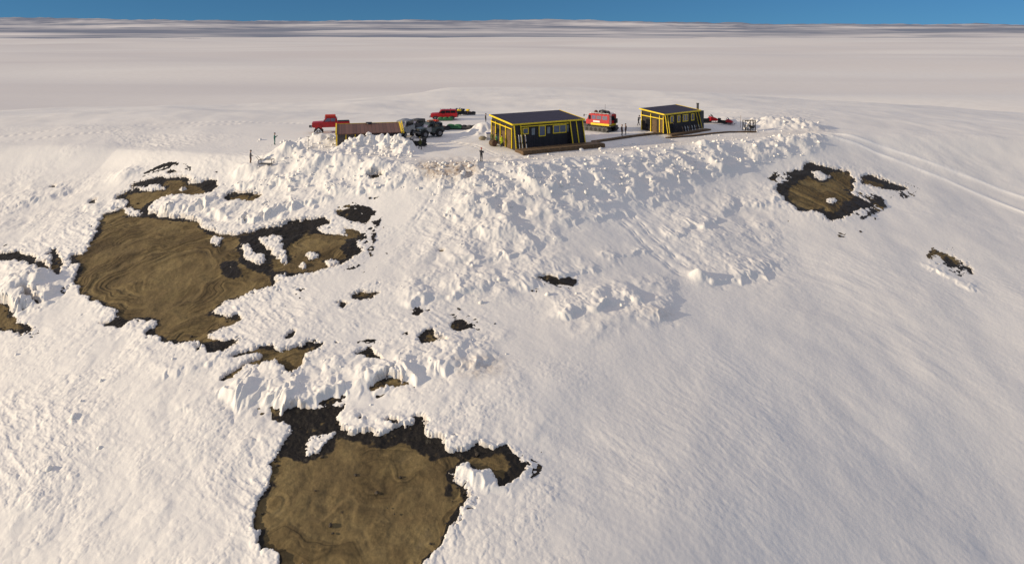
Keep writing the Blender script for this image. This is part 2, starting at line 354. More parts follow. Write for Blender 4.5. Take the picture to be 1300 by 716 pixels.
def simple(name, col, rough=.6, metal=0, vary=.25, scale=3.0, bump=0.0, dirt=None):
    m, t, b = nt(name)
    tc = N(t, 'ShaderNodeTexCoord'); no = N(t, 'ShaderNodeTexNoise', Scale=scale, Detail=5.0, Roughness=.65)
    t.links.new(tc.outputs['Object'], no.inputs['Vector'])
    lo = tuple(c*(1-vary) for c in col); hi = tuple(min(1, c*(1+vary)) for c in col)
    r = ramp(t, [(.3, lo), (.7, hi)], no.outputs['Fac'])
    out = r.outputs['Color']
    if dirt:
        n2 = N(t, 'ShaderNodeTexNoise', Scale=scale*2.3, Detail=6.0, Roughness=.7)
        t.links.new(tc.outputs['Object'], n2.inputs['Vector'])
        f = ramp(t, [(.55, (0, 0, 0)), (.75, (1, 1, 1))], n2.outputs['Fac'])
        out = mixc(t, f.outputs['Color'], out, dirt)
    t.links.new(out, b.inputs['Base Color'])
    b.inputs['Roughness'].default_value = rough; b.inputs['Metallic'].default_value = metal
    if bump:
        bp = N(t, 'ShaderNodeBump', Strength=.6, Distance=bump); t.links.new(no.outputs['Fac'], bp.inputs['Height']); t.links.new(bp.outputs['Normal'], b.inputs['Normal'])
    return m
def planks(name, c1, c2, width=.15, axis=0, rough=.7):
    m, t, b = nt(name)
    tc = N(t, 'ShaderNodeTexCoord'); sp = N(t, 'ShaderNodeSeparateXYZ'); t.links.new(tc.outputs['Object'], sp.inputs[0])
    dv = N(t, 'ShaderNodeMath', operation='DIVIDE'); t.links.new(sp.outputs[axis], dv.inputs[0]); dv.inputs[1].default_value = width
    fl = N(t, 'ShaderNodeMath', operation='FLOOR'); fr = N(t, 'ShaderNodeMath', operation='FRACT')
    t.links.new(dv.outputs[0], fl.inputs[0]); t.links.new(dv.outputs[0], fr.inputs[0])
    wn = N(t, 'ShaderNodeTexWhiteNoise', noise_dimensions='1D'); t.links.new(fl.outputs[0], wn.inputs['W'])
    no = N(t, 'ShaderNodeTexNoise', Scale=4.0, Detail=5.0); t.links.new(tc.outputs['Object'], no.inputs['Vector'])
    ad = N(t, 'ShaderNodeMath', operation='ADD'); t.links.new(wn.outputs[0], ad.inputs[0]); t.links.new(no.outputs[0], ad.inputs[1])
    r = ramp(t, [(.4/2, c1), (1.4/2*1.2, c2)], ad.outputs[0])
    hf = N(t, 'ShaderNodeMath', operation='MULTIPLY'); hf.inputs[1].default_value = .5; t.links.new(ad.outputs[0], hf.inputs[0]); t.links.new(hf.outputs[0], r.inputs[0])
    gap = ramp(t, [(0, (0, 0, 0)), (.06, (1, 1, 1)), (.94, (1, 1, 1)), (1, (0, 0, 0))], fr.outputs[0])
    c = mixc(t, gap.outputs[0], (.015, .012, .01), r.outputs[0]); t.links.new(c, b.inputs['Base Color'])
    bp = N(t, 'ShaderNodeBump', Strength=.7, Distance=.01); t.links.new(gap.outputs[0], bp.inputs['Height']); t.links.new(bp.outputs[0], b.inputs['Normal'])
    b.inputs['Roughness'].default_value = rough
    return m
def snow_mat():
    m, t, b = nt('snow')
    tc = N(t, 'ShaderNodeTexCoord'); P = tc.outputs['Object']
    big = N(t, 'ShaderNodeTexNoise', Scale=.06, Detail=4.0); t.links.new(P, big.inputs['Vector'])
    c = ramp(t, [(.3, (.80, .78, .76)), (.7, (.86, .84, .815))], big.outputs[0]).outputs[0]
    haze = N(t, 'ShaderNodeAttribute', attribute_name='far_haze'); c = mixc(t, haze.outputs['Fac'], c, (.70, .665, .66)); pk = N(t, 'ShaderNodeAttribute', attribute_name='packed'); c = mixc(t, pk.outputs['Fac'], c, (.95, .93, .90))  # distant snow colour dimmed to stand in for haze; packed tracks lighter
    at_ = N(t, 'ShaderNodeAttribute', attribute_name='dirt')
    n2 = N(t, 'ShaderNodeTexNoise', Scale=2.2, Detail=8.0, Roughness=.75); t.links.new(P, n2.inputs['Vector'])
    mu = N(t, 'ShaderNodeMath', operation='MULTIPLY'); t.links.new(at_.outputs['Fac'], mu.inputs[0])
    rr = ramp(t, [(.35, (0, 0, 0)), (.65, (1, 1, 1))], n2.outputs[0]); t.links.new(rr.outputs[0], mu.inputs[1])
    c = mixc(t, mu.outputs[0], c, (.30, .20, .115)); t.links.new(c, b.inputs['Base Color'])
    b.inputs['Roughness'].default_value = .62; b.inputs['Specular IOR Level'].default_value = .25
    fine = N(t, 'ShaderNodeTexNoise', Scale=2.6, Detail=9.0, Roughness=.68); t.links.new(P, fine.inputs['Vector'])
    mp = N(t, 'ShaderNodeMapping'); mp.inputs['Rotation'].default_value = (0, 0, .65); mp.inputs['Scale'].default_value = (.6, 1.5, 1); t.links.new(P, mp.inputs[0])
    str_ = N(t, 'ShaderNodeTexNoise', Scale=.45, Detail=7.0, Roughness=.7, Distortion=.8); t.links.new(mp.outputs[0], str_.inputs['Vector'])
    ad = N(t, 'ShaderNodeMath', operation='ADD'); t.links.new(fine.outputs[0], ad.inputs[0]); t.links.new(str_.outputs[0], ad.inputs[1])
    det = N(t, 'ShaderNodeAttribute', attribute_name='detail'); bp = N(t, 'ShaderNodeBump', Strength=.5, Distance=.035); t.links.new(det.outputs['Fac'], bp.inputs['Strength']); t.links.new(ad.outputs[0], bp.inputs['Height']); t.links.new(bp.outputs[0], b.inputs['Normal'])
    return m
def ground_mat():
    m, t, b = nt('bare_ground')
    tc = N(t, 'ShaderNodeTexCoord'); P = tc.outputs['Object']
    w = N(t, 'ShaderNodeAttribute', attribute_name='band'); wet = N(t, 'ShaderNodeAttribute', attribute_name='wet')
    n1 = N(t, 'ShaderNodeTexNoise', Scale=.2, Detail=9.0, Roughness=.68, Distortion=.9); t.links.new(P, n1.inputs['Vector'])
    c = ramp(t, [(.28, (.115, .085, .043)), (.45, (.165, .122, .058)), (.6, (.225, .172, .080)), (.75, (.17, .135, .078))], n1.outputs[0]).outputs[0]
    bd = ramp(t, [(.25, (1, 1, 1)), (.45, (.75, .72, .68)), (.6, (.30, .28, .26)), (.72, (.85, .82, .78)), (.85, (.45, .42, .4))], w.outputs['Fac'])
    c = mixc(t, .75, c, bd.outputs[0], 'MULTIPLY')
    n2 = N(t, 'ShaderNodeTexNoise', Scale=3.5, Detail=8.0, Roughness=.7); t.links.new(P, n2.inputs['Vector'])
    g = ramp(t, [(.3, (.6, .6, .6)), (.7, (1.2, 1.17, 1.15))], n2.outputs[0]); c = mixc(t, .8, c, g.outputs[0], 'MULTIPLY')
    s = N(t, 'ShaderNodeMath', operation='MULTIPLY_ADD'); t.links.new(n2.outputs[0], s.inputs[0]); s.inputs[1].default_value = .7; s.inputs[2].default_value = -.35
    s2 = N(t, 'ShaderNodeMath', operation='ADD'); t.links.new(s.outputs[0], s2.inputs[0]); t.links.new(wet.outputs['Fac'], s2.inputs[1])
    wr = ramp(t, [(.35, (0, 0, 0)), (.6, (1, 1, 1))], s2.outputs[0])
    c = mixc(t, wr.outputs[0], c, (.0105, .008, .006)); t.links.new(c, b.inputs['Base Color'])
    ro = ramp(t, [(0, (.85, .85, .85)), (1, (.5, .5, .5))], wr.outputs[0]); t.links.new(ro.outputs[0], b.inputs['Roughness'])
    b.inputs['Specular IOR Level'].default_value = .3
    ad = N(t, 'ShaderNodeMath', operation='MULTIPLY_ADD'); t.links.new(w.outputs['Fac'], ad.inputs[0]); ad.inputs[1].default_value = .6; t.links.new(n2.outputs[0], ad.inputs[2])
    bp = N(t, 'ShaderNodeBump', Strength=.8, Distance=.09); t.links.new(ad.outputs[0], bp.inputs['Height']); t.links.new(bp.outputs[0], b.inputs['Normal'])
    return m
def cloud_mat():
    m, t, b = nt('cloud')
    tc = N(t, 'ShaderNodeTexCoord'); mp = N(t, 'ShaderNodeMapping'); mp.inputs['Scale'].default_value = (.00016, .0005, .012); t.links.new(tc.outputs['Object'], mp.inputs[0])
    n = N(t, 'ShaderNodeTexNoise', Scale=1.0, Detail=7.0, Roughness=.6); t.links.new(mp.outputs[0], n.inputs['Vector'])
    c = ramp(t, [(.44, (.24, .27, .35)), (.68, (.76, .74, .75))], n.outputs[0]); t.links.new(c.outputs[0], b.inputs['Base Color'])
    b.inputs['Roughness'].default_value = 1; b.inputs['Specular IOR Level'].default_value = 0
    return m
M = dict(
 snow=snow_mat(), ground=ground_mat(), cloud=cloud_mat(),
 roof=simple('navy_roofing_felt', (.022, .021, .052), .8, 0, .25, 1.2, .01, (.05, .048, .08)),
 wall=planks('black_boards', (.010, .009, .012), (.030, .024, .032), .18, 0),
 yellow=simple('yellow_paint', (.80, .58, .012), .5, 0, .18, 4), wood=planks('weathered_wood', (.09, .056, .028), (.23, .145, .075), .16, 0),
 darkwood=simple('dark_wood', (.11, .068, .034), .8, 0, .4, 3, .02), rust=planks('rusty_sheet', (.11, .048, .036), (.17, .080, .060), .55, 0, .6),
 greywall=simple('grey_boards', (.055, .05, .055), .7, 0, .3, 3), glass=simple('window_glass', (.13, .13, .20), .08, .0, .3, .8), darkglass=simple('dark_glass', (.012, .014, .02), .08, 0, .2, 2),
 white=simple('white_paint', (.75, .75, .76), .5, 0, .08, 4), red=simple('red_paint', (.44, .010, .016), .35, 0, .2, 2, 0, (.22, .03, .03)), orange=simple('orange_plastic', (.65, .06, .025), .45, 0, .15, 3),
 black=simple('black_rubber', (.016, .016, .018), .75, 0, .3, 6, .01), darkgrey=simple('dark_grey_metal', (.05, .05, .055), .5, .2, .3, 4), grey=simple('grey_metal', (.20, .21, .23), .4, .3, .25, 3),
 silver=simple('silver_paint', (.32, .34, .36), .35, .3, .2, 3), teal=simple('dark_teal_paint', (.05, .075, .082), .3, .2, .25, 3, 0, (.15, .16, .16)), green=simple('green_canvas', (.03, .14, .06), .75, 0, .35, 5, .02),
 olive=simple('olive_cloth', (.09, .095, .02), .85, 0, .3, 9), hivis=simple('high_visibility_cloth', (.50, .62, .02), .7, 0, .15, 9), tealcloth=simple('teal_cloth', (.02, .12, .10), .85, 0, .25, 9),
 darkcloth=simple('dark_cloth', (.018, .020, .028), .9, 0, .35, 9), brown=simple('brown_cloth', (.11, .055, .04), .9, 0, .3, 9), tan=simple('tan_cloth', (.22, .13, .09), .9, 0, .3, 9), greycloth=simple('grey_cloth', (.10, .10, .11), .9, 0, .3, 9),
 redcloth=simple('red_cloth', (.42, .02, .02), .85, 0, .2, 9), skin=simple('skin', (.42, .24, .17), .6, 0, .08, 12), hair=simple('hair', (.05, .03, .02), .8, 0, .3, 20), beige=simple('beige_canvas', (.30, .26, .18), .85, 0, .2, 5),
 blue=simple('blue_plastic', (.05, .08, .28), .5, 0, .2, 4), wood2=simple('pale_wood', (.30, .20, .12), .75, 0, .3, 4),
)
# ---------------------------------------------------------------- ground meshes
def tag(o, label=None, cat=None, group=None, kind=None):
    if label: o['label'] = label
    if cat: o['category'] = cat
    if group: o['group'] = group
    if kind: o['kind'] = kind
    return o
def grid_mesh(name, X, Y, Z, mat, attrs=None, keep=None):
    nr, nc = X.shape
    co = np.empty((nr*nc, 3), np.float32); co[:, 0] = X.ravel(); co[:, 1] = Y.ravel(); co[:, 2] = Z.ravel()
    i = np.arange(nr*nc, dtype=np.int32).reshape(nr, nc)
    q = np.stack([i[:-1, :-1], i[:-1, 1:], i[1:, 1:], i[1:, :-1]], -1).reshape(-1, 4)
    if keep is not None:
        k = keep.reshape(nr, nc); kq = (k[:-1, :-1] | k[:-1, 1:] | k[1:, 1:] | k[1:, :-1]).ravel(); q = q[kq]
        used = np.unique(q); mp = np.full(nr*nc, -1, np.int32); mp[used] = np.arange(len(used)); q = mp[q]; co = co[used]
        attrs = {a: np.asarray(b).ravel()[used] for a, b in (attrs or {}).items()}
    me = bpy.data.meshes.new(name); me.vertices.add(len(co)); me.vertices.foreach_set('co', co.ravel())
    me.loops.add(q.size); me.loops.foreach_set('vertex_index', q.ravel().astype(np.int32))
    me.polygons.add(len(q)); me.polygons.foreach_set('loop_start', np.arange(0, q.size, 4, dtype=np.int32)); me.polygons.foreach_set('loop_total', np.full(len(q), 4, np.int32))
    me.polygons.foreach_set('use_smooth', np.ones(len(q), bool))
    me.update(calc_edges=True)
    for a, b in (attrs or {}).items():
        at_ = me.attributes.new(a, 'FLOAT', 'POINT'); at_.data.foreach_set('value', np.asarray(b, np.float32).ravel())
    me.materials.append(mat); o = bpy.data.objects.new(name, me); COL.objects.link(o); return o
vs = np.arange(770, 118, -.72)
yc = np.arange(38, 330, .02); vc = HY + FPX*(CAMH-base_z(0*yc, yc))/yc
yc2 = yc[yc < 262]; vc2 = np.minimum.accumulate(vc[yc < 262])
ys = np.interp(vs, vc2[::-1], yc2[::-1]); ys = ys[ys > 40.5]; ys = np.maximum.accumulate(ys + np.arange(len(ys))*1e-4)
# limit row spacing so the terrace is well sampled
rows = [40.]
for k in range(1, len(ys)): 
    n = max(1, int(math.ceil((ys[k]-rows[-1])/.35))) if rows[-1] < 125 else (max(1, int(math.ceil((ys[k]-rows[-1])/.5))) if rows[-1] < 165 else 1)
    r0 = rows[-1]; rows += [r0+(ys[k]-r0)*(j+1)/n for j in range(n)]
front = [-380, -250, -160, -100, -60, -35, -20, -8, 0, 6, 12, 17, 21, 25, 28, 31, 33.5, 35.5, 37.2, 38.7]
rr = rows[-1]; back = []
while rr < 32000: rr *= 1.022 if rr < 1500 else 1.05; back.append(rr)
YR = np.array(front + rows + back)
dense = np.linspace(-.76, .76, 1330)
side = []; t_ = .76; st = .0016
while t_ < 4.5: st *= 1.07; t_ += st; side.append(t_)
TC = np.concatenate([-np.array(side)[::-1], dense, np.array(side)])
TT, YY = np.meshgrid(TC, YR)
XX = TT*np.maximum(YY, 40.)
shp = XX.shape
z0, zz, bare, bare2, dirt, road, rub = [a.reshape(shp) for a in snow_fields(XX.ravel(), YY.ravel())]
print('grid', shp)
yard = sst(97, 101, YY-edge_shift(XX))*(1-sst(112, 122, YY-edge_shift(XX)))*sst(-30, -15, XX)*(1-sst(40, 55, XX))
dirtv = np.clip(dirt*1.1 + .2*road + .05*np.clip(rub, 0, 1) + .14*yard*sst(-.2, .5, fbm(XX*.3, YY*.3, 3, 311)) + .6*sst(.06, .42, bare)*(YY < 175), 0, 1)
pack = np.zeros(shp)
for P in TRK[:2]:
    k = (XX > P[:,0].min()-2) & (XX < P[:,0].max()+2) & (YY > P[:,1].min()-3) & (YY < P[:,1].max()+3)
    d, sg, s_, LL = line_dist(XX[k], YY[k], P); pack[k] = np.maximum(pack[k], sst(0, 6, s_)*np.exp(-(d/.6)**2)*(1.1+.3*pn(s_*.5, d, 7)))
g = grid_mesh('snow_ground', XX, YY, zz, M['snow'], {'dirt': dirtv, 'packed': np.clip(pack, 0, 1), 'far_haze': sst(320, 700, np.hypot(XX, YY))*np.clip(.45+.6*fbm(XX/2600., YY/700., 3, 301), 0, 1), 'detail': .55*(1-sst(100, 260, np.hypot(XX, YY)))*(.3+.7*(1-sst(96, 112, YY-edge_shift(XX))))}); tag(g, 'rounded hill and far ice field under wind packed snow', 'snow', kind='structure')
# bare ground under the snow, seen where the cover has melted
rs_ = np.arange(0, len(YR)); sel = (YR > 39) & (YR < 175); csel = np.abs(TC) < .9
GX = XX[np.ix_(sel, csel)]; GY = YY[np.ix_(sel, csel)]
gz = z0[np.ix_(sel, csel)]; gb = bare[np.ix_(sel, csel)]; gb2 = bare2[np.ix_(sel, csel)]
def swirl(x, y):
    cx1, cy1 = at(215, 345); cx2, cy2 = at(500, 620); cx3, cy3 = at(400, 310)
    f = np.zeros(x.shape); w = np.zeros(x.shape)
    for cx, cy, sx, sy in ((cx1, cy1, 1.0, 1.25), (cx2, cy2+3, 1, .8), (cx3, cy3, 1, 1.4)):
        d = np.hypot((x-cx)*sx, (y-cy)*sy); k = np.exp(-d/6)+1e-6; f += d*k; w += k
    return f/w
wxx = GX+.9*fbm(GX*.22, GY*.22, 3, 161); wyy = GY+.9*fbm(GX*.22, GY*.22, 3, 165)
f = swirl(wxx, wyy)*(.25+.85*sst(58, 68, GY)) + 1.3*fbm(GX*.16, GY*.2, 3, 171)
band = .5+.5*fbm(f*1.5, np.full(f.shape, .3), 3, 175)
amp = sst(-.5, .2, fbm(GX*.15, GY*.15, 2, 181))
ug, vg = proj(GX, GY, gz)
dk = samp('dark', ug, vg)
n1 = fbm(GX*.8, GY*.8, 3, 185)
edge = 1-sst(.55, .97, gb2)
wet = np.clip(dk*.85 + edge*(.42+.55*sst(-.4, .3, pn(GX*.25, GY*.25, 187))) + .30*n1 + .25*pn(GX*3, GY*3.4, 191), 0, 1)
GZ = gz - .10 + .16*amp*(band-.5) + .15*fbm(GX*.3, GY*.42, 4, 183)*sst(.5, 1, gb2) + .04*fbm(GX*.5, GY*.5, 2, 184) + wet*.06*billow(GX*1.3, GY*1.5, 3, 189)
o = grid_mesh('bare_ground', GX, GY, GZ, M['ground'], {'band': band*amp+(1-amp)*.3, 'wet': wet}, keep=(gb2 > .004) | ((fleck(GX, GY) > .01) & (GY < 101) & (samp('bare3', *proj(GX, GY, gz)) > .012))); tag(o, 'brown volcanic ground with flow banding, black and wet at its edges', 'ground', kind='structure')
# ---------------------------------------------------------------- cloud bank on the horizon
ty = np.linspace(0, 1, 70); tx = np.linspace(-3.2, 3.2, 1500)
CXg, CYg = np.meshgrid(tx, ty); Yc = 11000 + 12000*CYg; Xc = CXg*Yc
n = fbm(Xc/4200., Yc/1500., 4, 201, .5); n2 = fbm(CXg*2.2, CYg*0, 2, 211)
tilt = 150 - 105*np.clip(CXg/.7, -1.2, 1.2) + 75*np.exp(-((CXg-.05)/.4)**2)
h = -150 + sst(0, .25, CYg)*95 + sst(.15, .9, CYg)*(70+tilt) + (30+60*CYg)*n + 22*n2
h = h + 30*sst(.25, .9, CYg)*billow(Xc/1500., Yc/900., 4, 215) + 40*sst(.25,.3,CYg)*(1-sst(.3,.42,CYg))*sst(-.2,.3,pn(Xc/5000., 0*Yc, 219))
h = h - sst(.93, 1, CYg)*500
o = grid_mesh('clouds', Xc, Yc, h, M['cloud']); tag(o, 'low bank of grey white cloud lying along the whole horizon', 'clouds', kind='stuff')
# ---------------------------------------------------------------- loose blocks of snow on the banks
bm = bmesh.new(); rnd = random.Random(5)
src = bmesh.new(); bmesh.ops.create_icosphere(src, subdivisions=1, radius=1); tv = [v.co.copy() for v in src.verts]; tf = [[v.index for v in f_.verts] for f_ in src.faces]; src.free()
cand = []
while len(cand) < 1000:
    k = rnd.random()
    if k < .62: u = rnd.uniform(545, 1040); v = 206-(max(u, 600)-600)*.115 + rnd.random()**1.5*(75-(u-545)*.07)
    elif k < .8: u = rnd.uniform(320, 545); v = rnd.uniform(178, 245)
    else: u = rnd.uniform(-20, 1000); v = rnd.uniform(240, 600)
    if k >= .8 and samp('rub', np.array([u]), np.array([v]))[0] < rnd.random()*.8: continue
    cand.append((u, v))
nloose = len(cand)
for k in range(150): cand.append((rnd.uniform(438, 526) if k < 105 else rnd.uniform(355, 440), rnd.uniform(180, 200)))
pts = np.array([at(u, v) for u, v in cand]); fz = snow_fields(pts[:, 0], pts[:, 1]); zsn = fz[1]; bb = fz[3]
for ci, ((x, y), z, b_) in enumerate(zip(pts, zsn, bb)):
    if b_ > .1: continue
    r = (.07 + .33*rnd.random()**4) if ci < nloose else (.16+.3*rnd.random()**1.5); q = Matrix.Rotation(rnd.random()*6.3, 4, 'Z') @ Matrix.Rotation(rnd.random()*3, 4, 'X')
    s = Vector((rnd.uniform(.7, 1.4), rnd.uniform(.6, 1.2), rnd.uniform(.5, .95)))
    vv = [bm.verts.new(q @ Vector((c.x*s.x*r*rnd.uniform(.75, 1.2), c.y*s.y*r*rnd.uniform(.75, 1.2), c.z*s.z*r*rnd.uniform(.75, 1.2))) + Vector((x, y, z+r*.08))) for c in tv]
    for f_ in tf: bm.faces.new([vv[i] for i in f_])
me = bpy.data.meshes.new('snow_blocks'); bm.to_mesh(me); bm.free(); me.materials.append(M['snow']); me.shade_smooth(); at_ = me.attributes.new('detail', 'FLOAT', 'POINT'); at_.data.foreach_set('value', np.full(len(me.vertices), .4, np.float32))
o = bpy.data.objects.new('snow_blocks', me); COL.objects.link(o); tag(o, 'loose broken lumps of snow scattered over the ploughed banks', 'snow lumps', kind='stuff')

# ---------------------------------------------------------------- stones lying on the bare ground
bm = bmesh.new(); rnd = random.Random(9); cand = []
while len(cand) < 900:
    u = rnd.uniform(0, 1130); v = rnd.uniform(205, 700)
    b_ = samp('bare', np.array([u]), np.array([v]))[0]; e_ = samp('bare2', np.array([u]), np.array([v]))[0]
    if b_ < .55 or rnd.random() < max(0, e_-.5)*1.95: continue
    cand.append((u, v))
for u, v in cand:
    x, y = at(u, v); z = float(base_z(x, y))-.1; r = .02+.16*rnd.random()**6
    q = Matrix.Rotation(rnd.random()*6.3, 4, 'Z'); s = Vector((rnd.uniform(.8, 1.5), rnd.uniform(.6, 1.1), rnd.uniform(.4, .8)))
    vv = [bm.verts.new(q @ Vector((c.x*s.x*r*rnd.uniform(.7, 1.2), c.y*s.y*r*rnd.uniform(.7, 1.2), c.z*s.z*r)) + Vector((x, y, z+.05))) for c in tv]
    for f_ in tf: bm.faces.new([vv[i] for i in f_])
me = bpy.data.meshes.new('stones'); bm.to_mesh(me); bm.free(); me.materials.append(simple('stone', (.05, .038, .026), .8, 0, .5, .7))
o = bpy.data.objects.new('stones', me); COL.objects.link(o); tag(o, 'small dark stones scattered over the bare ground patches', 'stones', kind='stuff')
# ---------------------------------------------------------------- object building
class MB:
    def __init__(s): s.bm = bmesh.new()
    def _xf(s, vs, m):
        bmesh.ops.transform(s.bm, matrix=m, verts=vs)
    def box(s, c, d, bev=0.0, rot=None, taper=None):
        r = bmesh.ops.create_cube(s.bm, size=1); vs = r['verts']
        for v in vs:
            v.co = Vector((v.co.x*d[0], v.co.y*d[1], v.co.z*d[2]))
            if taper and v.co.z > 0: v.co.x *= taper[0]; v.co.y *= taper[1]
        if bev:
            es = list({e for v in vs for e in v.link_edges}); q = bmesh.ops.bevel(s.bm, geom=es, offset=bev, segments=2, affect='EDGES'); vs = list({v for f in q['faces'] for v in f.verts} | {v for v in vs if v.is_valid})
            fs = set(); st = list(vs)
            seen = set(vs)
            while st:
                v = st.pop()
                for e in v.link_edges:
                    o = e.other_vert(v)
                    if o not in seen: seen.add(o); st.append(o)
            vs = list(seen)
        m = Matrix.Translation(Vector(c)) @ (rot if rot else Matrix.Identity(4))
        s._xf(vs, m); return s
    def cyl(s, a, b, r, r2=None, n=14):
        a = Vector(a); b = Vector(b); d = b-a
        q = bmesh.ops.create_cone(s.bm, cap_ends=True, cap_tris=False, segments=n, radius1=r, radius2=r if r2 is None else r2, depth=d.length)
        s._xf(q['verts'], Matrix.Translation((a+b)/2) @ d.to_track_quat('Z', 'Y').to_matrix().to_4x4()); return s
    def bar(s, a, b, w, t=None, up=(0, 0, 1)):
        a = Vector(a); b = Vector(b); d = b-a; t = w if t is None else t
        z = d.normalized(); x = Vector(up).cross(z)
        if x.length < 1e-3: x = Vector((1, 0, 0))
        x.normalize(); y = z.cross(x)
        rot = Matrix((x, y, z)).transposed().to_4x4()
        return s.box((a+b)/2, (w, t, d.length), 0, rot)
    def ball(s, c, r, sc_=(1, 1, 1), n=2, jit=0, seed=0):
        q = bmesh.ops.create_icosphere(s.bm, subdivisions=n, radius=r); rr_ = random.Random(seed)
        for v in q['verts']:
            k = 1+rr_.uniform(-jit, jit)
            v.co = Vector((v.co.x*sc_[0]*k+c[0], v.co.y*sc_[1]*k+c[1], v.co.z*sc_[2]*k+c[2]))
        return s
    def prism(s, pts, y0, y1, axis='y', taper=1.0, cx=0, cz=0):
        # side profile in x,z swept along y
        f = lambda p, y: (p[0], y, p[1]) if axis == 'y' else (y, p[0], p[1])
        A = [s.bm.verts.new(f(p, y0)) for p in pts]; B = [s.bm.verts.new(f(p, y1)) for p in pts]
        n = len(pts); s.bm.faces.new(A); s.bm.faces.new(B[::-1])
        for i in range(n): s.bm.faces.new((A[i-1], A[i], B[i], B[i-1])[::-1])
        bmesh.ops.recalc_face_normals(s.bm, faces=s.bm.faces); return s
    def quad(s, pts, th=.02):
        P = [Vector(p) for p in pts]; n = (P[1]-P[0]).cross(P[3]-P[0]).normalized()*th
        A = [s.bm.verts.new(p) for p in P]; B = [s.bm.verts.new(p+n) for p in P]; k = len(P)
        s.bm.faces.new(A[::-1]); s.bm.faces.new(B)
        for i in range(k): s.bm.faces.new((A[i-1], A[i], B[i], B[i-1]))
        bmesh.ops.recalc_face_normals(s.bm, faces=s.bm.faces); return s
    def build(s, name, mat, parent=None, smooth=False, bevel=0):
        me = bpy.data.meshes.new(name)
        if bevel:
            bmesh.ops.bevel(s.bm, geom=[e for e in s.bm.edges if len(e.link_faces) == 2 and e.calc_face_angle(0) > .3], offset=bevel, segments=2, affect='EDGES', clamp_overlap=True)
        s.bm.to_mesh(me); s.bm.free(); me.materials.append(M[mat] if isinstance(mat, str) else mat)
        if smooth: me.shade_smooth()
        o = bpy.data.objects.new(name, me); COL.objects.link(o)
        if parent: o.parent = parent
        return o
def empty(name, loc, rz, label, cat, group=None):
    o = bpy.data.objects.new(name, None); COL.objects.link(o); o.location = loc; o.rotation_euler = (0, 0, rz); o.empty_display_size = .3
    return tag(o, label, cat, group)
def put(u, v, dz=0):                               # foot point on the hill under photo pixel u, v
    x, y = at(u, v); return Vector((x, y, snow_z(x, y)+dz))
def flatz(x, y): return float(base_z(x, y)) - .02
def copy_tree(o, parent=None):
    c = o.copy(); COL.objects.link(c); c.parent = parent
    for ch in list(o.children): copy_tree(ch, c)
    return c

# ---------------------------------------------------------------- the three huts
def window(wall, x0, x1, z0, z1, y, pane='glass', bars=0, lab=None):
    e = MB(); w = .13
    e.box(((x0+x1)/2, y-.03, z1), (x1-x0+w, .07, w)).box(((x0+x1)/2, y-.03, z0), (x1-x0+w, .07, w))
    e.box((x0, y-.03, (z0+z1)/2), (w, .07, z1-z0-w)).box((x1, y-.03, (z0+z1)/2), (w, .07, z1-z0-w))
    for k in range(bars):
        xx = x0+(x1-x0)*(k+1)/(bars+1); e.box((xx, y-.03, (z0+z1)/2), (.09, .06, z1-z0-w))
    fr = e.build('window', 'yellow', wall); tag(fr, lab)
    MB().box(((x0+x1)/2, y-.018, (z0+z1)/2), (x1-x0-w+.02, .03, z1-z0-w+.02)).build('pane', pane, fr)
def hut_shell(root, L, D, hf, hb, wall='wall', sink=.6, over=.25, th=.16):
    # walls (front at y=0, back at y=D), mono-pitch roof slab, yellow barge boards and fascia
    e = MB(); pr = [(0, -sink), (D, -sink), (D, hb), (0, hf)]
    e.prism(pr, 0, L, axis='x'); wl = e.build('wall', wall, root)
    s = (hb-hf)/D; o = over
    e = MB(); e.prism([(-o, hf-s*o+.02), (D+o, hb+s*o+.02), (D+o, hb+s*o+th), (-o, hf-s*o+th)], -o, L+o, axis='x'); rf = e.build('roof', 'roof', root)
    for x in (-o-.05, L+o+.05): MB().bar((x, -o, hf-s*o+.09), (x, D+o, hb+s*o+.09), .09, .22).build('bargeboard', 'yellow', root)
    b = MB(); b.box((L/2, -o-.045, hf-s*o+.09), (L+2*o, .08, .22)); b.build('fascia', 'yellow', root)
    return wl, rf
# ---- middle hut
hx, hy = .2, 104.0; hz = flatz(4, 107)+.15
hut = empty('mountain_hut', (hx, hy, hz), R(30), 'black boarded hut with navy roof, yellow trim and brown deck, largest of the three', 'hut', 'huts on the snowy terrace')
L, D, HF, HB = 12.0, 6.4, 3.35, 4.0
wl, rf = hut_shell(hut, L, D, HF, HB)
window(wl, 1.55, 2.45, 1.95, 2.75, 0); window(wl, 4.3, 5.35, 1.45, 2.9, 0); window(wl, 6.75, 9.0, 1.7, 2.85, 0, bars=1)
for c_, d__ in (((3.3, -.02, 2.2), (.55, .05, 1.0)), ((5.95, -.02, 2.2), (.5, .05, .95)), ((9.35, -.02, 2.25), (.35, .05, 1.0))): MB().box(c_, d__).build('shutter', 'grey', hut)
b = MB(); b.box((5.3, -.1, 3.02), (8.2, .12, .14)).build('lintel', 'yellow', hut)
# leaning storm panels at both ends of the front
def lean(x0, x1, out, battens, rootobj, h, wmat='wall'):
    e = MB(); e.quad([(x0, -out, -.5), (x1, -out, -.5), (x1, -.06, h), (x0, -.06, h)], -.05)
    e.prism([(-.0, -.5), (-out, -.5), (-.06, h-.02), (0, h-.02)], x0, x0+.05, axis='x').prism([(-.0, -.5), (-out, -.5), (-.06, h-.02), (0, h-.02)], x1-.05, x1, axis='x')
    p = e.build('storm_panel', wmat, rootobj)
    for x in battens:
        MB().bar((x, -out-.1, -.5), (x, -.15, h-.05), .15, .07).build('batten', 'yellow', rootobj)
lean(-.02, 1.15, .75, (.05, 1.1), hut, HF-.02); lean(9.6, L+.02, .95, (9.65, 10.75, 11.9), hut, HF-.02)
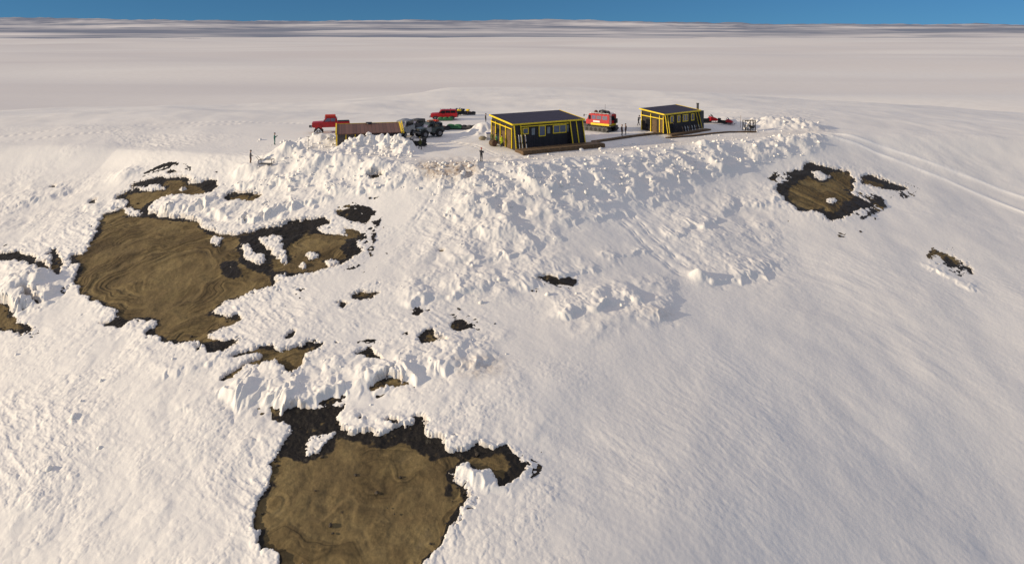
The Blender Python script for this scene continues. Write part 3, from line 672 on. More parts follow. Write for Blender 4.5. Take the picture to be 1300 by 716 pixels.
# porch framing on the left gable
for y in (.25, 2.0, 3.6, 5.0, 6.3): MB().box((-.12, y, 1.4+.05*y), (.14, .13, 2.9+.1*y)).build('gable_post', 'yellow', hut)
b = MB(); b.bar((-.2, .1, 2.75), (-.2, 6.4, 3.25), .12, .13).build('gable_rail', 'yellow', hut)
MB().box((-.04, 1.25, 1.2), (.06, 1.2, 2.7)).build('gable_cladding', 'darkwood', hut); MB().box((-.04, 5.6, 1.2), (.06, 1.1, 2.7)).build('gable_cladding', 'darkwood', hut)
d_ = MB().box((-.05, 2.8, 1.05), (.08, 1.1, 2.3)).build('door', 'darkwood', hut); MB().box((-.12, 2.45, 1.0), (.06, .05, .16)).build('handle', 'grey', d_)
MB().box((-.05, 4.3, 1.5), (.07, 1.0, 1.6)).build('side_window', 'darkglass', hut)
# ---- right hut
hz3 = flatz(28, 123)+.12
hut3 = empty('mountain_hut', (24.8, 119.0, hz3), R(39.6), 'black hut with four small yellow windows and a chimney box at its right end', 'hut', 'huts on the snowy terrace')
L3, D3, HF3, HB3 = 9.2, 4.8, 2.95, 3.45
wl, rf = hut_shell(hut3, L3, D3, HF3, HB3)
for x0, x1, bars in ((1.5, 2.3, 0), (3.35, 4.05, 0), (4.85, 6.15, 1), (7.1, 7.85, 0)): window(wl, x0, x1, 1.5, 2.6, 0, 'glass', bars)
for x in (.1, .62): MB().bar((x, -.75, -.5), (x, -.1, HF3), .14, .08).build('prop', 'yellow', hut3)
for x in (8.2, 8.95): MB().bar((x+.7, -.55, -.5), (x, -.12, HF3-.1), .13, .07).build('prop', 'yellow', hut3)
for y in (.1, .85, 2.7, 4.7): MB().box((-.12, y, 1.3+.05*y), (.13, .12, 2.7+.1*y)).build('gable_post', 'yellow', hut3)
b = MB().bar((-.2, 0, 2.25), (-.2, 4.8, 2.55), .11, .14).build('gable_rail', 'yellow', hut3)
MB().box((-.04, .65, 1.0), (.06, 1.0, 2.2)).build('gable_cladding', 'darkwood', hut3)
d_ = MB().box((-.05, 2.0, 1.0), (.08, 1.0, 2.1)).build('door', 'darkwood', hut3)
MB().box((-.05, 3.3, 1.2), (.06, .9, 1.5)).build('side_window', 'darkglass', hut3)
ab = MB().box((L3+.95, .75, 1.35), (1.1, 1.5, 3.1), .03).build('annex_box', 'greywall', hut3)
ch = MB().cyl((L3+.95, .9, 2.9), (L3+.95, .9, 4.05), .2).cyl((L3+.95, .9, 4.05), (L3+.95, .9, 4.15), .27).build('chimney', 'darkgrey', hut3)
# ---- left hut, half buried
hz1 = 17.5-106*146/FPX
hut1 = empty('mountain_hut', (-25.3, 106.0, hz1), R(13), 'low hut with rusty brown roof and yellow gable boards, half buried behind shovelled snow', 'hut', 'huts on the snowy terrace')
L1, D1, HF1, HB1 = 9.0, 4.4, 1.55, 2.25
e = MB().prism([(0, -.8), (D1, -.8), (D1, HB1), (0, HF1)], 0, L1, axis='x').build('wall', 'greywall', hut1)
s = (HB1-HF1)/D1
MB().prism([(-.45, HF1-.45*s+.02), (D1+.2, HB1+.2*s+.02), (D1+.2, HB1+.2*s+.14), (-.45, HF1-.45*s+.14)], -.1, L1+.1, axis='x').build('roof', 'rust', hut1)
for x in (-.22, L1+.22): MB().bar((x, -.5, HF1-.5*s+.12), (x, D1+.3, HB1+.3*s+.12), .2, .26).build('bargeboard', 'yellow', hut1)
b = MB(); b.bar((L1+.5, -.6, HF1-.05), (L1+.5, D1*.9, HB1+.45), .12, .14)
for k in range(5): b.bar((L1+.22, -.3+k*.9, HF1+.1+k*.9*s), (L1+.5, -.35+k*.95, HF1+.12+k*.95*s+.2), .09, .09)
b.build('roof_ladder', 'yellow', hut1)
MB().box((L1/2, D1+.22, HB1+.15), (L1, .1, .14)).build('ridge_board', 'yellow', hut1)
for y in (.05, 1.1, 2.1, 3.2, 4.3): MB().box((-.12, y, .2+s*y*.5), (.14, .14, 2.5+s*y)).build('gable_post', 'yellow', hut1)
MB().bar((-.2, 0, .5), (-.2, 4.3, 1.2), .1, .12).build('gable_rail', 'yellow', hut1)
for x in (1.2, 2.5, 3.6): MB().box((x, -.05, .5), (.1, .08, 1.9)).build('wall_batten', 'yellow', hut1)
MB().cyl((4.6, D1-.2, HB1), (4.6, D1-.2, HB1+.3), .35, .3, 10).box((4.6, D1-.2, HB1+.32), (.9, .7, .08)).build('roof_vent', 'darkgrey', hut1)
MB().box((6.2, -.03, 1.0), (1.1, .06, .7)).build('window', 'darkglass', hut1)

# ---- decks
dk = empty('wooden_deck', (hx, hy, hz), R(30), 'brown timber deck with soil stained face along the front of the middle hut', 'deck')
MB().box((6.7, -2.1, .05), (14.0, 2.25, .12)).build('deck_boards', 'wood', dk)
e = MB().box((6.7, -3.27, -.42), (14.1, .08, .92)); e.box((13.68, -2.1, -.42), (.08, 2.3, .92)).box((-.28, -2.1, -.42), (.08, 2.3, .92)); e.build('skirt', 'darkwood', dk)
for k in range(8): MB().box((-.2+k*1.95, -3.34, -.4), (.14, .06, .9)).build('post', 'wood', dk)
dk3 = empty('wooden_deck', (24.8, 119.0, hz3), R(39.6), 'narrow brown deck running below the windows of the chimney hut', 'deck')
MB().box((4.8, -1.3, -.08), (10.6, 1.0, .12)).build('deck_boards', 'wood', dk3)
MB().box((4.8, -1.84, -.28), (10.6, .08, .5)).build('skirt', 'darkwood', dk3)
for k in range(5): MB().box((0+k*2.3, -1.91, -.26), (.12, .06, .46)).build('post', 'wood', dk3)
# boardwalk between the huts and on along the track
def walk(name, px, w, h, mat, label, cat, lift=.06):
    P = [put(u, v) for u, v in px]; e = MB(); sh = MB()
    for a, b_ in zip(P[:-1], P[1:]):
        a = a+Vector((0, 0, lift)); b2 = b_+Vector((0, 0, lift)); e.bar(a, b2, w, h, up=(0, 0, 1))
    o = e.build(name, mat); o.location = (0, 0, 0); return tag(o, label, cat)
def walk2(px, w, label, h=.16):
    P = [put(u, v) for u, v in px]; root = empty('boardwalk', P[0], 0, label, 'boardwalk'); e = MB(); st = MB()
    for a, b_ in zip(P[:-1], P[1:]):
        a = a-P[0]; b2 = b_-P[0]; d = (b2-a); n = Vector((-d.y, d.x, 0)).normalized()
        for sgn in (-1, 1): st.bar(a+n*sgn*w*.42+Vector((0, 0, .10)), b2+n*sgn*w*.42+Vector((0, 0, .10)), .12, h)
        k = max(1, int(d.length/.35))
        for i in range(k):
            c = a+d*((i+.5)/k)+Vector((0, 0, .10+h*.5+.02)); e.box(c, (.3, w, .05), 0, Matrix.Rotation(math.atan2(d.y, d.x), 4, 'Z'))
    st.build('stringer', 'darkwood', root); e.build('boards', 'wood', root); return root
walk2([(753,181),(775,178),(800,174.5),(826,171),(838,170)], .9, 'narrow timber walkway over snow from the middle hut to the chimney hut')
walk2([(846,176),(880,173),(905,170),(925,168.5),(960,168)], .5, 'low timber edging beside the track below the chimney hut', .1)

# ---------------------------------------------------------------- vehicles
def wheel(root, c, r, w, rim='grey'):
    t = MB().cyl((c[0], c[1]-w/2, c[2]), (c[0], c[1]+w/2, c[2]), r, n=24); wo = t.build('wheel', 'black', root, bevel=.04)
    MB().cyl((c[0], c[1]-w/2-.012, c[2]), (c[0], c[1]+w/2+.012, c[2]), r*.52, n=16).cyl((c[0], c[1]-w/2-.05, c[2]), (c[0], c[1]+w/2+.05, c[2]), r*.16, n=8).build('rim', rim, wo); return wo
def track_unit(root, c, s=1.0, w=.42):
    # triangular rubber track in place of a wheel
    pts = [(-.78, .02), (-.86, .2), (-.2, .92), (0, 1.0), (.2, .92), (.86, .2), (.78, .02)]
    q = [(c[0]+a*s, c[2]+b*s) for a, b in pts]; o = MB().prism(q, c[1]-w/2, c[1]+w/2).build('track', 'black', root, bevel=.03)
    y0 = c[1]-w/2-.03; e = MB(); A = [(c[0]+a*s*.72, y0, c[2]+.1*s+b*s*.72) for a, b in ((-.8, .1), (0, 1.0), (.8, .1))]
    for i in range(3): e.bar(A[i-1], A[i], .08, .08, up=(0, 1, 0))
    for a in (-.5, 0, .5): e.cyl((c[0]+a*s, y0-.02, c[2]+.22*s), (c[0]+a*s, c[1]+w/2+.02, c[2]+.22*s), .12*s, n=10)
    e.cyl((c[0], y0-.02, c[2]+.6*s), (c[0], c[1]+w/2+.02, c[2]+.6*s), .2*s, n=12); e.build('track_frame', 'white', o); return o
def car(name, label, cat, loc, rz, L, W, H, paint, group=None, clear=.5, wr=.45, kind='suv', roofload=None, tracks=False, ww=.34, scale=1):
    # faces -x; y = 0 is the centre line
    r = empty(name, loc, rz, label, cat, group); r.scale = (scale,)*3
    x0, x1 = -L/2, L/2; hb = clear+(H-clear)*.52; hw = W/2
    if kind == 'pickup': prof = [(x0, clear+.05), (x0, hb-.08), (x0+.1, hb), (x0+L*.27, hb+.06), (x0+L*.29, hb+.05), (x1-L*.33, hb+.05), (x1, hb+.03), (x1, clear+.1), (x1-.1, clear), (x0+.1, clear)]
    else: prof = [(x0, clear+.05), (x0, hb-.12), (x0+.12, hb-.02), (x0+L*.27, hb+.06), (x1-.08, hb+.06), (x1, hb), (x1, clear+.1), (x1-.1, clear), (x0+.1, clear)]
    body = MB().prism(prof, -hw, hw).build('body', paint, r, bevel=.05)
    cx0 = x0+L*.27; cx1 = x1-(L*.34 if kind == 'pickup' else .1)
    cab = [(cx0, hb), (cx0+.55, H-.06), (cx0+.7, H), (cx1-.22, H), (cx1-.08, H-.06), (cx1, hb)]
    cb = MB().prism(cab, -hw+.12, hw-.12).build('cab', paint, r, bevel=.05)
    zt, zb = H-.12, hb+.1
    for sgn in (-1, 1):
        yy = sgn*(hw-.115)
        segs = 3 if kind == 'suv' else 2; a0 = cx0+.42; a1 = cx1-.22; 
        for k in range(segs):
            p = a0+(a1-a0)*k/segs+.05; q = a0+(a1-a0)*(k+1)/segs-.05; sh = .28 if k == 0 else 0
            w_ = MB().quad([(p-.2*(k == 0), yy, zb), (q, yy, zb), (q, yy, zt), (p+sh, yy, zt)], -.025*sgn if False else .02).build('window', 'glass' if kind == 'pickup' else 'darkglass', r)
    MB().quad([(cx0+.04, -hw+.24, hb+.1), (cx0+.04, hw-.24, hb+.1), (cx0+.5, hw-.3, H-.14), (cx0+.5, -hw+.3, H-.14)], .03).build('windscreen', 'glass', r)
    MB().box((cx1+.0, 0, (zb+zt)/2), (.06, W-.6, zt-zb)).build('rear_window', 'darkglass', r)
    MB().box((x0-.02, 0, (clear+hb)/2+.08), (.06, W*.62, .3)).build('grille', 'black', r)
    for sgn in (-1, 1):
        MB().cyl((x0-.06, sgn*hw*.78, (clear+hb)/2+.1), (x0+.03, sgn*hw*.78, (clear+hb)/2+.1), .11, n=12).build('headlight', 'white', r)
        MB().box((x1+.01, sgn*hw*.82, (clear+hb)/2+.05), (.05, .14, .26)).build('tail_light', 'orange', r)
        MB().box((cx0+.28, sgn*(hw+.12), hb+.2), (.1, .2, .2), .02).build('mirror', 'black', r)
    MB().box((x0-.14, 0, clear+.1), (.2, W*1.0, .2), .03).build('bumper', 'grey', r); MB().box((x1+.1, 0, clear+.1), (.16, W*.95, .18), .03).build('bumper', 'darkgrey', r)
    for xx in (x0+L*.17, x1-L*.2):
        for sgn in (-1, 1):
            e = MB(); n = 10
            pr = [(xx+math.cos(math.pi*k/n)*(wr+.14), clear-.12+math.sin(math.pi*k/n)*(wr+.05)) for k in range(n+1)]
            e.prism(pr, sgn*(hw-.03), sgn*(hw+.14)).build('wheel_arch', 'black' if kind == 'suv' else paint, r)
            if tracks: track_unit(r, (xx, sgn*(hw+.02), 0), .92)
            else: wheel(r, (xx, sgn*(hw-ww*.1), wr), wr, ww)
    if kind == 'pickup':
        MB().box((x1-L*.165, 0, hb+.07), (L*.3, W-.25, .05)).build('bed_cover', 'black', r)
    return r, (x0, x1, hb, hw, cx0, cx1)
p = put(416, 171); v, g_ = car('pickup_truck', 'red tracked pickup with a bright red roof box, parked left of the rusty roofed hut', 'pickup', (p.x-.1, p.y+2.6, p.z+.1), R(14), 6.0, 2.05, 2.45, 'red', kind='pickup', clear=.85, tracks=True)
x0, x1, hb, hw, cx0, cx1 = g_
MB().box(((cx0+cx1)/2+.1, 0, 2.62), (1.7, 1.3, .4), .06).build('roof_box', 'orange', v)
b = MB(); b.box(((cx0+cx1)/2+.1, -.6, 2.39), (1.9, .06, .06)).box(((cx0+cx1)/2+.1, .6, 2.39), (1.9, .06, .06)); b.build('roof_rack', 'black', v)
MB().box((x0-.35, 0, .95), (.25, 1.7, .12)).cyl((x0-.5, 0, 1.0), (x0-.2, 0, 1.0), .18, n=10).build('winch', 'darkgrey', v)
p = put(544, 175); v, g_ = car('off_road_vehicle', 'dark green grey jeep with a loaded roof rack, right of the rusty hut', 'off-road vehicle', (p.x, p.y+1.2, p.z), R(38), 4.2, 1.9, 2.2, 'teal', clear=.75, wr=.58, ww=.5)
x0, x1, hb, hw, cx0, cx1 = g_
b = MB(); 
for sgn in (-1, 1): b.box(((cx0+cx1)/2+.2, sgn*.75, 2.32), (2.0, .05, .05))
for k in range(5): b.box((cx0+.8+k*.45, 0, 2.3), (.05, 1.5, .05))
rk = b.build('roof_rack', 'black', v)
MB().box((cx0+1.2, .1, 2.45), (.9, .8, .22), .04).build('cargo', 'tan', v); MB().box((cx0+2.1, -.1, 2.46), (.6, .9, .25), .04).build('cargo', 'orange', v); MB().box((cx0+.3, -hw-.02, 1.3), (.9, .05, .75), .01).build('door', 'silver', v)
p = put(526, 170); v, g_ = car('off_road_vehicle', 'dark grey jeep standing close behind the green grey jeep, mostly hidden', 'off-road vehicle', (p.x-.2, p.y+2.8, p.z), R(60), 3.9, 1.75, 2.0, 'darkgrey', clear=.7, wr=.5, ww=.42)
p = put(508, 176); v, g_ = car('off_road_vehicle', 'silver grey rounded off-road vehicle beside the right end of the rusty hut', 'off-road vehicle', (p.x+.15, p.y+1.8, p.z), R(72), 4.6, 2.0, 2.6, 'silver', clear=.6, wr=.5, ww=.45)
x0, x1, hb, hw, cx0, cx1 = g_
MB().ball(((cx0+cx1)/2, 0, 2.3), 1, (1.55, .85, .55), 3).build('rounded_top', 'silver', v, True)
p = put(563.5, 152); v, g_ = car('parked_car', 'bright red car farthest back on the snow, seen side on', 'car', (p.x, p.y+.5, p.z), R(4), 4.9, 1.95, 1.85, 'red', clear=.45, wr=.38, scale=1.0)
b = MB(); [b.box((k*.7, 0, 1.9), (.06, 1.3, .05)) for k in (-1, 0, 1)]; b.build('roof_rack', 'black', v)

# snowcat
p = put(765, 168); sr = empty('snowcat', (p.x, p.y+2.0, p.z), R(-40), 'red tracked snowcat with luggage heaped on its roof', 'snowcat')
# faces -x
for sgn in (-1, 1):
    y = sgn*1.15; pr = [(-2.5, .45), (-2.1, .06), (2.1, .06), (2.5, .45), (2.2, .78), (-2.2, .78)]
    tk = MB().prism(pr, y-.55, y+.55).build('track', 'darkgrey', sr, bevel=.05)
    e = MB(); 
    for k in range(22): e.box((-2.2+k*.21, y, .05), (.05, 1.14, .07)).box((-2.1+k*.2, y, .80), (.05, 1.14, .06))
    e.build('cleat', 'grey', tk)
    e = MB(); [e.cyl((-1.7+k*.85, y-.58, .38), (-1.7+k*.85, y+.58, .38), .27, n=14) for k in range(5)]; e.build('road_wheel', 'black', tk)
MB().box((0, 0, .85), (4.5, 1.5, .35), .03).build('chassis', 'black', sr)
MB().box((.45, 0, 1.15), (3.6, 2.2, .35), .03).build('side_skirt', 'yellow', sr)
cab = MB().prism([(-1.35, 1.33), (2.3, 1.33), (2.3, 2.75), (2.2, 2.85), (-1.35, 2.85)], -1.08, 1.08).build('cabin', 'red', sr, bevel=.05)
fc = MB().prism([(-2.35, 1.05), (-1.3, 1.05), (-1.3, 2.8), (-1.75, 2.8), (-2.1, 1.9), (-2.4, 1.75)], -1.0, 1.0).build('driver_cab', 'red', sr, bevel=.04)
MB().quad([(-2.16, -.85, 1.95), (-2.16, .85, 1.95), (-1.81, .8, 2.7), (-1.81, -.8, 2.7)], .03).build('windscreen', 'glass', sr)
for sgn in (-1, 1):
    for a, b_ in ((-1.15, -.35), (-.2, .75), (.95, 1.9)): MB().box(((a+b_)/2, sgn*1.08, 2.25), (b_-a, .04, .62), .01).build('window', 'glass', sr)
    MB().box((-1.6, sgn*1.0, 2.2), (.5, .04, .7)).build('window', 'darkglass', sr)
    MB().bar((-2.1, sgn*1.0, 2.5), (-2.4, sgn*1.45, 2.6), .04).box((-2.4, sgn*1.5, 2.5), (.08, .2, .4), .02).build('mirror', 'black', sr)
MB().box((2.31, 0, 2.2), (.04, .9, .7)).build('rear_window', 'darkglass', sr)
MB().box((2.33, -.75, 1.6), (.04, .25, .35)).box((2.33, .75, 1.6), (.04, .25, .35)).build('tail_light', 'orange', sr)
MB().box((2.45, 0, .95), (.35, 2.3, .12)).build('rear_step', 'darkgrey', sr)
e = MB(); [e.box((.4, s_*.95, 2.98), (3.3, .05, .05)) for s_ in (-1, 1)]; [e.cyl((-1.2+k*.8, s_*.95, 2.84), (-1.2+k*.8, s_*.95, 3.1), .03, n=6) for k in range(5) for s_ in (-1, 1)]; [e.box((-1.2+k*.8, 0, 2.9), (.05, 1.9, .05)) for k in range(5)]; e.build('roof_rack', 'white', sr)
e = MB(); [e.cyl((2.36, y_, 1.2), (2.36, y_, 2.95), .03, n=6) for y_ in (-.95, -.6)]; [e.box((2.36, -.775, 1.3+.28*k), (.04, .35, .04)) for k in range(6)]; e.build('rear_ladder', 'white', sr)
MB().box((2.5, .62, 1.75), (.35, .6, .75), .04).build('rear_box', 'darkgrey', sr); MB().box((-.2, -1.1, 1.6), (1.3, .03, .28)).build('side_stripe', 'white', sr); MB().box((-.2, 1.1, 1.6), (1.3, .03, .28)).build('side_stripe', 'white', sr)
for sg in (-1, 1): MB().cyl((-1.5, sg*.7, 2.85), (-1.62, sg*.7, 2.98), .11, n=10).build('work_lamp', 'white', sr)
MB().cyl((.2, .9, 2.9), (.2, .95, 4.3), .02, n=6).build('aerial', 'darkgrey', sr)
rl = random.Random(4)
for k, (x, y, w_, m_) in enumerate(((-.2, .3, .6, 'darkcloth'), (.5, -.3, .7, 'darkgrey'), (1.1, .3, .55, 'greycloth'), (.4, .5, .5, 'tan'), (1.6, -.4, .5, 'darkcloth'), (-.8, -.3, .45, 'brown'))):
    MB().ball((x, y, 3.12), w_*.75, (1.0, .75, .6+.2*(k % 2)), 2, .07, k).build('luggage', m_, sr, True)
for k in range(2): e = MB().box((-.4, -.2+k*.5, 2.98), (2.4, .09, .03)); e.build('ski', 'darkgrey', sr)

# snowmobiles and cargo sleds
def snowmobile(loc, rz, label, paint, cat='snowmobile', group='snowmobiles', s=1.0):
    r = empty('snowmobile', loc, rz, label, cat, group); r.scale = (s,)*3
    MB().prism([(-.2, .08), (1.4, .08), (1.5, .25), (1.3, .38), (-.1, .38), (-.4, .3)], -.2, .2).build('track', 'black', r, bevel=.02)
    MB().prism([(-1.25, .42), (-.9, .72), (-.35, .88), (-.1, .8), (.0, .35), (-.9, .3), (-1.25, .36)], -.36, .36).build('cowling', paint, r, bevel=.05)
    MB().prism([(-.1, .36), (1.35, .36), (1.45, .6), (1.2, .68), (.2, .62), (0, .7)], -.2, .2).build('seat', 'black', r, bevel=.05)
    MB().quad([(-.55, -.27, .86), (-.55, .27, .86), (-.3, .2, 1.18), (-.3, -.2, 1.18)], .02).build('windshield', 'darkglass', r)
    MB().bar((-.12, -.38, 1.0), (-.12, .38, 1.0), .04).bar((-.2, 0, .7), (-.12, 0, 1.0), .05).build('handlebar', 'black', r)
    for sg in (-1, 1):
        k = MB().box((-.95, sg*.45, .05), (1.1, .13, .04)).bar((-1.5, sg*.45, .05), (-1.68, sg*.45, .2), .12, .03, up=(0, 1, 0)).build('ski', 'darkgrey', r)
        MB().bar((-.85, sg*.45, .07), (-.7, sg*.25, .45), .05).build('strut', 'darkgrey', r)
    MB().box((1.15, 0, .82), (.5, .5, .28), .04).build('luggage', 'yellow' if paint == 'yellow' else 'darkcloth', r)
    return r
def sled(loc, rz, label, load, group=None, s=1.0, tub='darkgrey', L=2.2):
    r = empty('cargo_sled', loc, rz, label, 'sled', group); r.scale = (s,)*3
    for sg in (-1, 1): MB().box((0, sg*.33, .05), (L, .09, .06)).bar((-L/2, sg*.33, .05), (-L/2-.3, sg*.33, .28), .09, .05, up=(0, 1, 0)).build('runner', 'darkgrey', r)
    MB().prism([(-L/2, .14), (L/2, .14), (L/2+.05, .4), (-L/2-.12, .42)], -.42, .42).build('tub', tub, r, bevel=.03)
    for k, m_ in enumerate(load):
        x = -L/2+(k+.5)*L/len(load); MB().ball((x, .03*(-1)**k, .48), .5*L/len(load)+.08, (1, .9*1/(L/len(load)+.1)*.5, .45), 2, .06, k+3).build('load', m_, r, True)
    MB().bar((-L/2-.3, 0, .25), (-L/2-1.2, 0, .3), .04).build('tow_bar', 'darkgrey', r)
    return r
gm = 'snowmobiles and sleds behind the red car'
p = put(574, 148); snowmobile((p.x, p.y+1, p.z), R(25), 'yellow snowmobile just behind the right end of the red car, left of its twin', 'yellow', group='yellow snowmobiles beyond the red car', s=1.25)
p = put(581, 147.5); snowmobile((p.x, p.y+1.4, p.z), R(50), 'dark cowled snowmobile between two yellow ones beyond the red car', 'brown', group='yellow snowmobiles beyond the red car', s=1.2)
p = put(586, 146.5); snowmobile((p.x, p.y+.5, p.z), R(-20), 'yellow snowmobile farthest right of the group beyond the red car', 'yellow', group='yellow snowmobiles beyond the red car', s=1.2)
p = put(596, 146.5); sled((p.x, p.y, p.z), R(-5), 'dark loaded sled at the far end behind the yellow snowmobiles', ['darkcloth', 'brown', 'darkcloth'], s=1.1)
p = put(566, 152.8); sled((p.x, p.y-.3, p.z), R(2), 'flat green sled lying along the near side of the red car', ['green', 'green', 'green'], tub='green', s=1.0, L=2.6)
p = put(563, 165); sled((p.x, p.y, p.z), R(-20), 'low brown sled between the green grey jeep and the green covered sled', ['brown', 'tan', 'darkcloth'], s=1.05)
p = put(577, 164.5); sled((p.x, p.y, p.z), R(-6), 'sled under a green cover on the snow between jeep and white mound', ['green', 'green'], tub='green', s=1.25, L=2.0)
p = put(596, 164.5); sled((p.x, p.y, p.z), R(-4), 'long grey sled packed with dark bags left of the white snow mound', ['darkcloth', 'greycloth', 'darkcloth'], s=1.15)
p = put(526, 186); snowmobile((p.x, p.y, p.z), R(10), 'dark grey snowmobile beside the person in green below the jeeps', 'darkgrey', group=None, s=1.25)
p = put(746, 160); sled((p.x, p.y, p.z), R(-30), 'dark cargo sled just left of the snowcat tracks', ['darkcloth', 'darkgrey'], s=1.2)
p = put(902, 156.5); sr2 = snowmobile((p.x-.3, p.y, p.z), R(192), 'red and black snowmobile on the snow right of the chimney hut', 'red', group='red snowmobiles right of the chimney hut', s=1.35)
p = put(921.5, 158.5); snowmobile((p.x, p.y, p.z), R(150), 'small red and dark snowmobile farther right, before the steel frame', 'red', group='red snowmobiles right of the chimney hut', s=1.0)
# snow covered steel frame at the far right of the terrace
p = put(951, 166); fr = empty('equipment_rack', (p.x, p.y, p.z-.1), R(12), 'dark steel frame caked with snow at the right end of the terrace', 'steel frame')
e = MB()
for x in (-.95, 0, .95):
    for y in (-.4, .4): e.box((x, y, .95), (.09, .09, 1.9))
for z in (.35, 1.0, 1.85):
    for y in (-.4, .4): e.box((0, y, z), (1.9, .08, .08))
for x in (-.95, .95):
    e.bar((x, -.4, .35), (x, .4, 1.85), .06)
e.bar((-.95, -.42, .35), (0, -.42, 1.85), .06).bar((0, -.42, .35), (.95, -.42, 1.85), .06); e.build('frame', 'black', fr)
e = MB(); [e.ball((-.7+k*.35, .05*(-1)**k, .5+.45*((k*7) % 3)), .3, (1.1, 1, .7), 2, .1, k) for k in range(5)]; e.build('snow_load', 'snow', fr)
MB().box((.45, -.1, .75), (.7, .5, .5), .04).build('crate', 'darkgrey', fr)
for u, v, h, lab in ((940, 162, 2.3, 'thin pale marker pole left of the steel frame at the terrace end'), (391, 201, 2.2, 'thin dark marker pole in the snow below the pickup')):
    p = put(u, v); r = empty('marker_pole', (p.x, p.y, p.z-.2), 0, lab, 'pole', None)
    MB().cyl((0, 0, 0), (.05, 0, h), .035, .025, 8).build('shaft', 'wood2' if u > 900 else 'darkgrey', r); MB().box((.06, 0, h-.1), (.5 if u < 900 else .12, .05, .06)).build('crossbar', 'wood2' if u > 900 else 'darkgrey', r)
# small things round the middle hut
p = put(626, 186); r = empty('spare_wheel', (p.x, p.y, p.z), R(35), 'dark brown round drum lying in the snow at the corner of the middle hut', 'drum')
MB().cyl((0, -.45, .48), (0, .45, .48), .48, n=20).build('shell', 'darkwood', r, bevel=.05); r.name = 'drum'
MB().cyl((0, -.47, .48), (0, .47, .48), .4, n=20).build('end_plate', 'brown', r)
e = MB(); [e.cyl((0, y, .48), (0, y+.05, .48), .5, n=20) for y in (-.2, .15)]; e.build('hoop', 'black', r)
p = put(612.5, 178); r = empty('duffel_bag', (p.x, p.y, p.z), R(10), 'olive grey duffel bag at the foot of the white snow mound', 'bag')
MB().ball((0, 0, .3), .5, (1.25, .7, .62), 3, .03, 2).build('body', 'beige', r, True); MB().bar((-.3, 0, .6), (.3, 0, .6), .05).build('handle', 'darkcloth', r)
p = put(620.5, 177); r = empty('storage_box', (p.x, p.y, p.z), R(8), 'white box with a blue lid beside the snow mound', 'box')
MB().box((0, 0, .45), (.8, .6, .9), .03).build('body', 'white', r); MB().box((0, 0, .95), (.86, .66, .12), .02).build('lid', 'blue', r)
p = put(338, 216); r = empty('rescue_sled', (p.x, p.y, p.z+.0), R(-8), 'empty tube framed sled half sunk in snow left of the snow heaps', 'sled')
e = MB(); 
for sg in (-1, 1): e.bar((-.9, sg*.35, .1), (.9, sg*.35, .15), .05).bar((-.9, sg*.35, .65), (.95, sg*.35, .75), .05).bar((-.9, sg*.35, .1), (-.9, sg*.35, .65), .05).bar((.9, sg*.35, .15), (.95, sg*.35, .75), .05)
e.bar((-.9, -.35, .65), (-.9, .35, .65), .05).bar((.95, -.35, .75), (.95, .35, .75), .05).bar((-.9, -.35, .65), (-1.4, -.2, 1.1), .04).bar((-.9, .35, .65), (-1.4, .2, 1.1), .04); e.build('tube_frame', 'darkgrey', r)
MB().box((0, 0, .16), (1.7, .66, .06)).build('platform', 'greycloth', r)
# skis leaning on the huts and standing in the snow
def ski(loc, rz, tilt, label, mat, group):
    r = empty('ski', loc, rz, label, 'ski', group); r.rotation_euler = (tilt, 0, rz)
    MB().box((0, 0, .85), (.09, .025, 1.8)).bar((0, 0, 1.75), (0, .1, 1.95), .085, .02, up=(1, 0, 0)).build('blade', mat, r); MB().box((0, -.03, .8), (.08, .05, .3)).build('binding', 'black', r); return r
c30, s30 = math.cos(R(30)), math.sin(R(30))
def hut_pt(lx, ly, o=(.2, 104.0), a=30): return Vector((o[0]+lx*math.cos(R(a))-ly*math.sin(R(a)), o[1]+lx*math.sin(R(a))+ly*math.cos(R(a)), 0))
for k, (lx, m_) in enumerate(((.35, 'white'), (.6, 'wood2'), (.85, 'white'), (1.3, 'wood2'), (1.5, 'white'))):
    q = hut_pt(lx, -1.2-.12*(k % 2)); ski((q.x, q.y, hz+.08), R(30), R(-9-3*(k % 3)), 'ski propped at the left corner of the middle hut above its deck', m_, 'skis leaning on the middle hut')
for k in range(8):
    q = hut_pt(3.6+k*.62+.1*(k % 3), -1.05, (24.8, 119.0), 39.6); o = ski((q.x, q.y, hz3-.05), R(39.6), R(-14), 'short pale ski propped under the windows of the chimney hut', 'white' if k % 3 else 'wood2', 'skis along the chimney hut'); o.scale = (1.0, 1, .48)
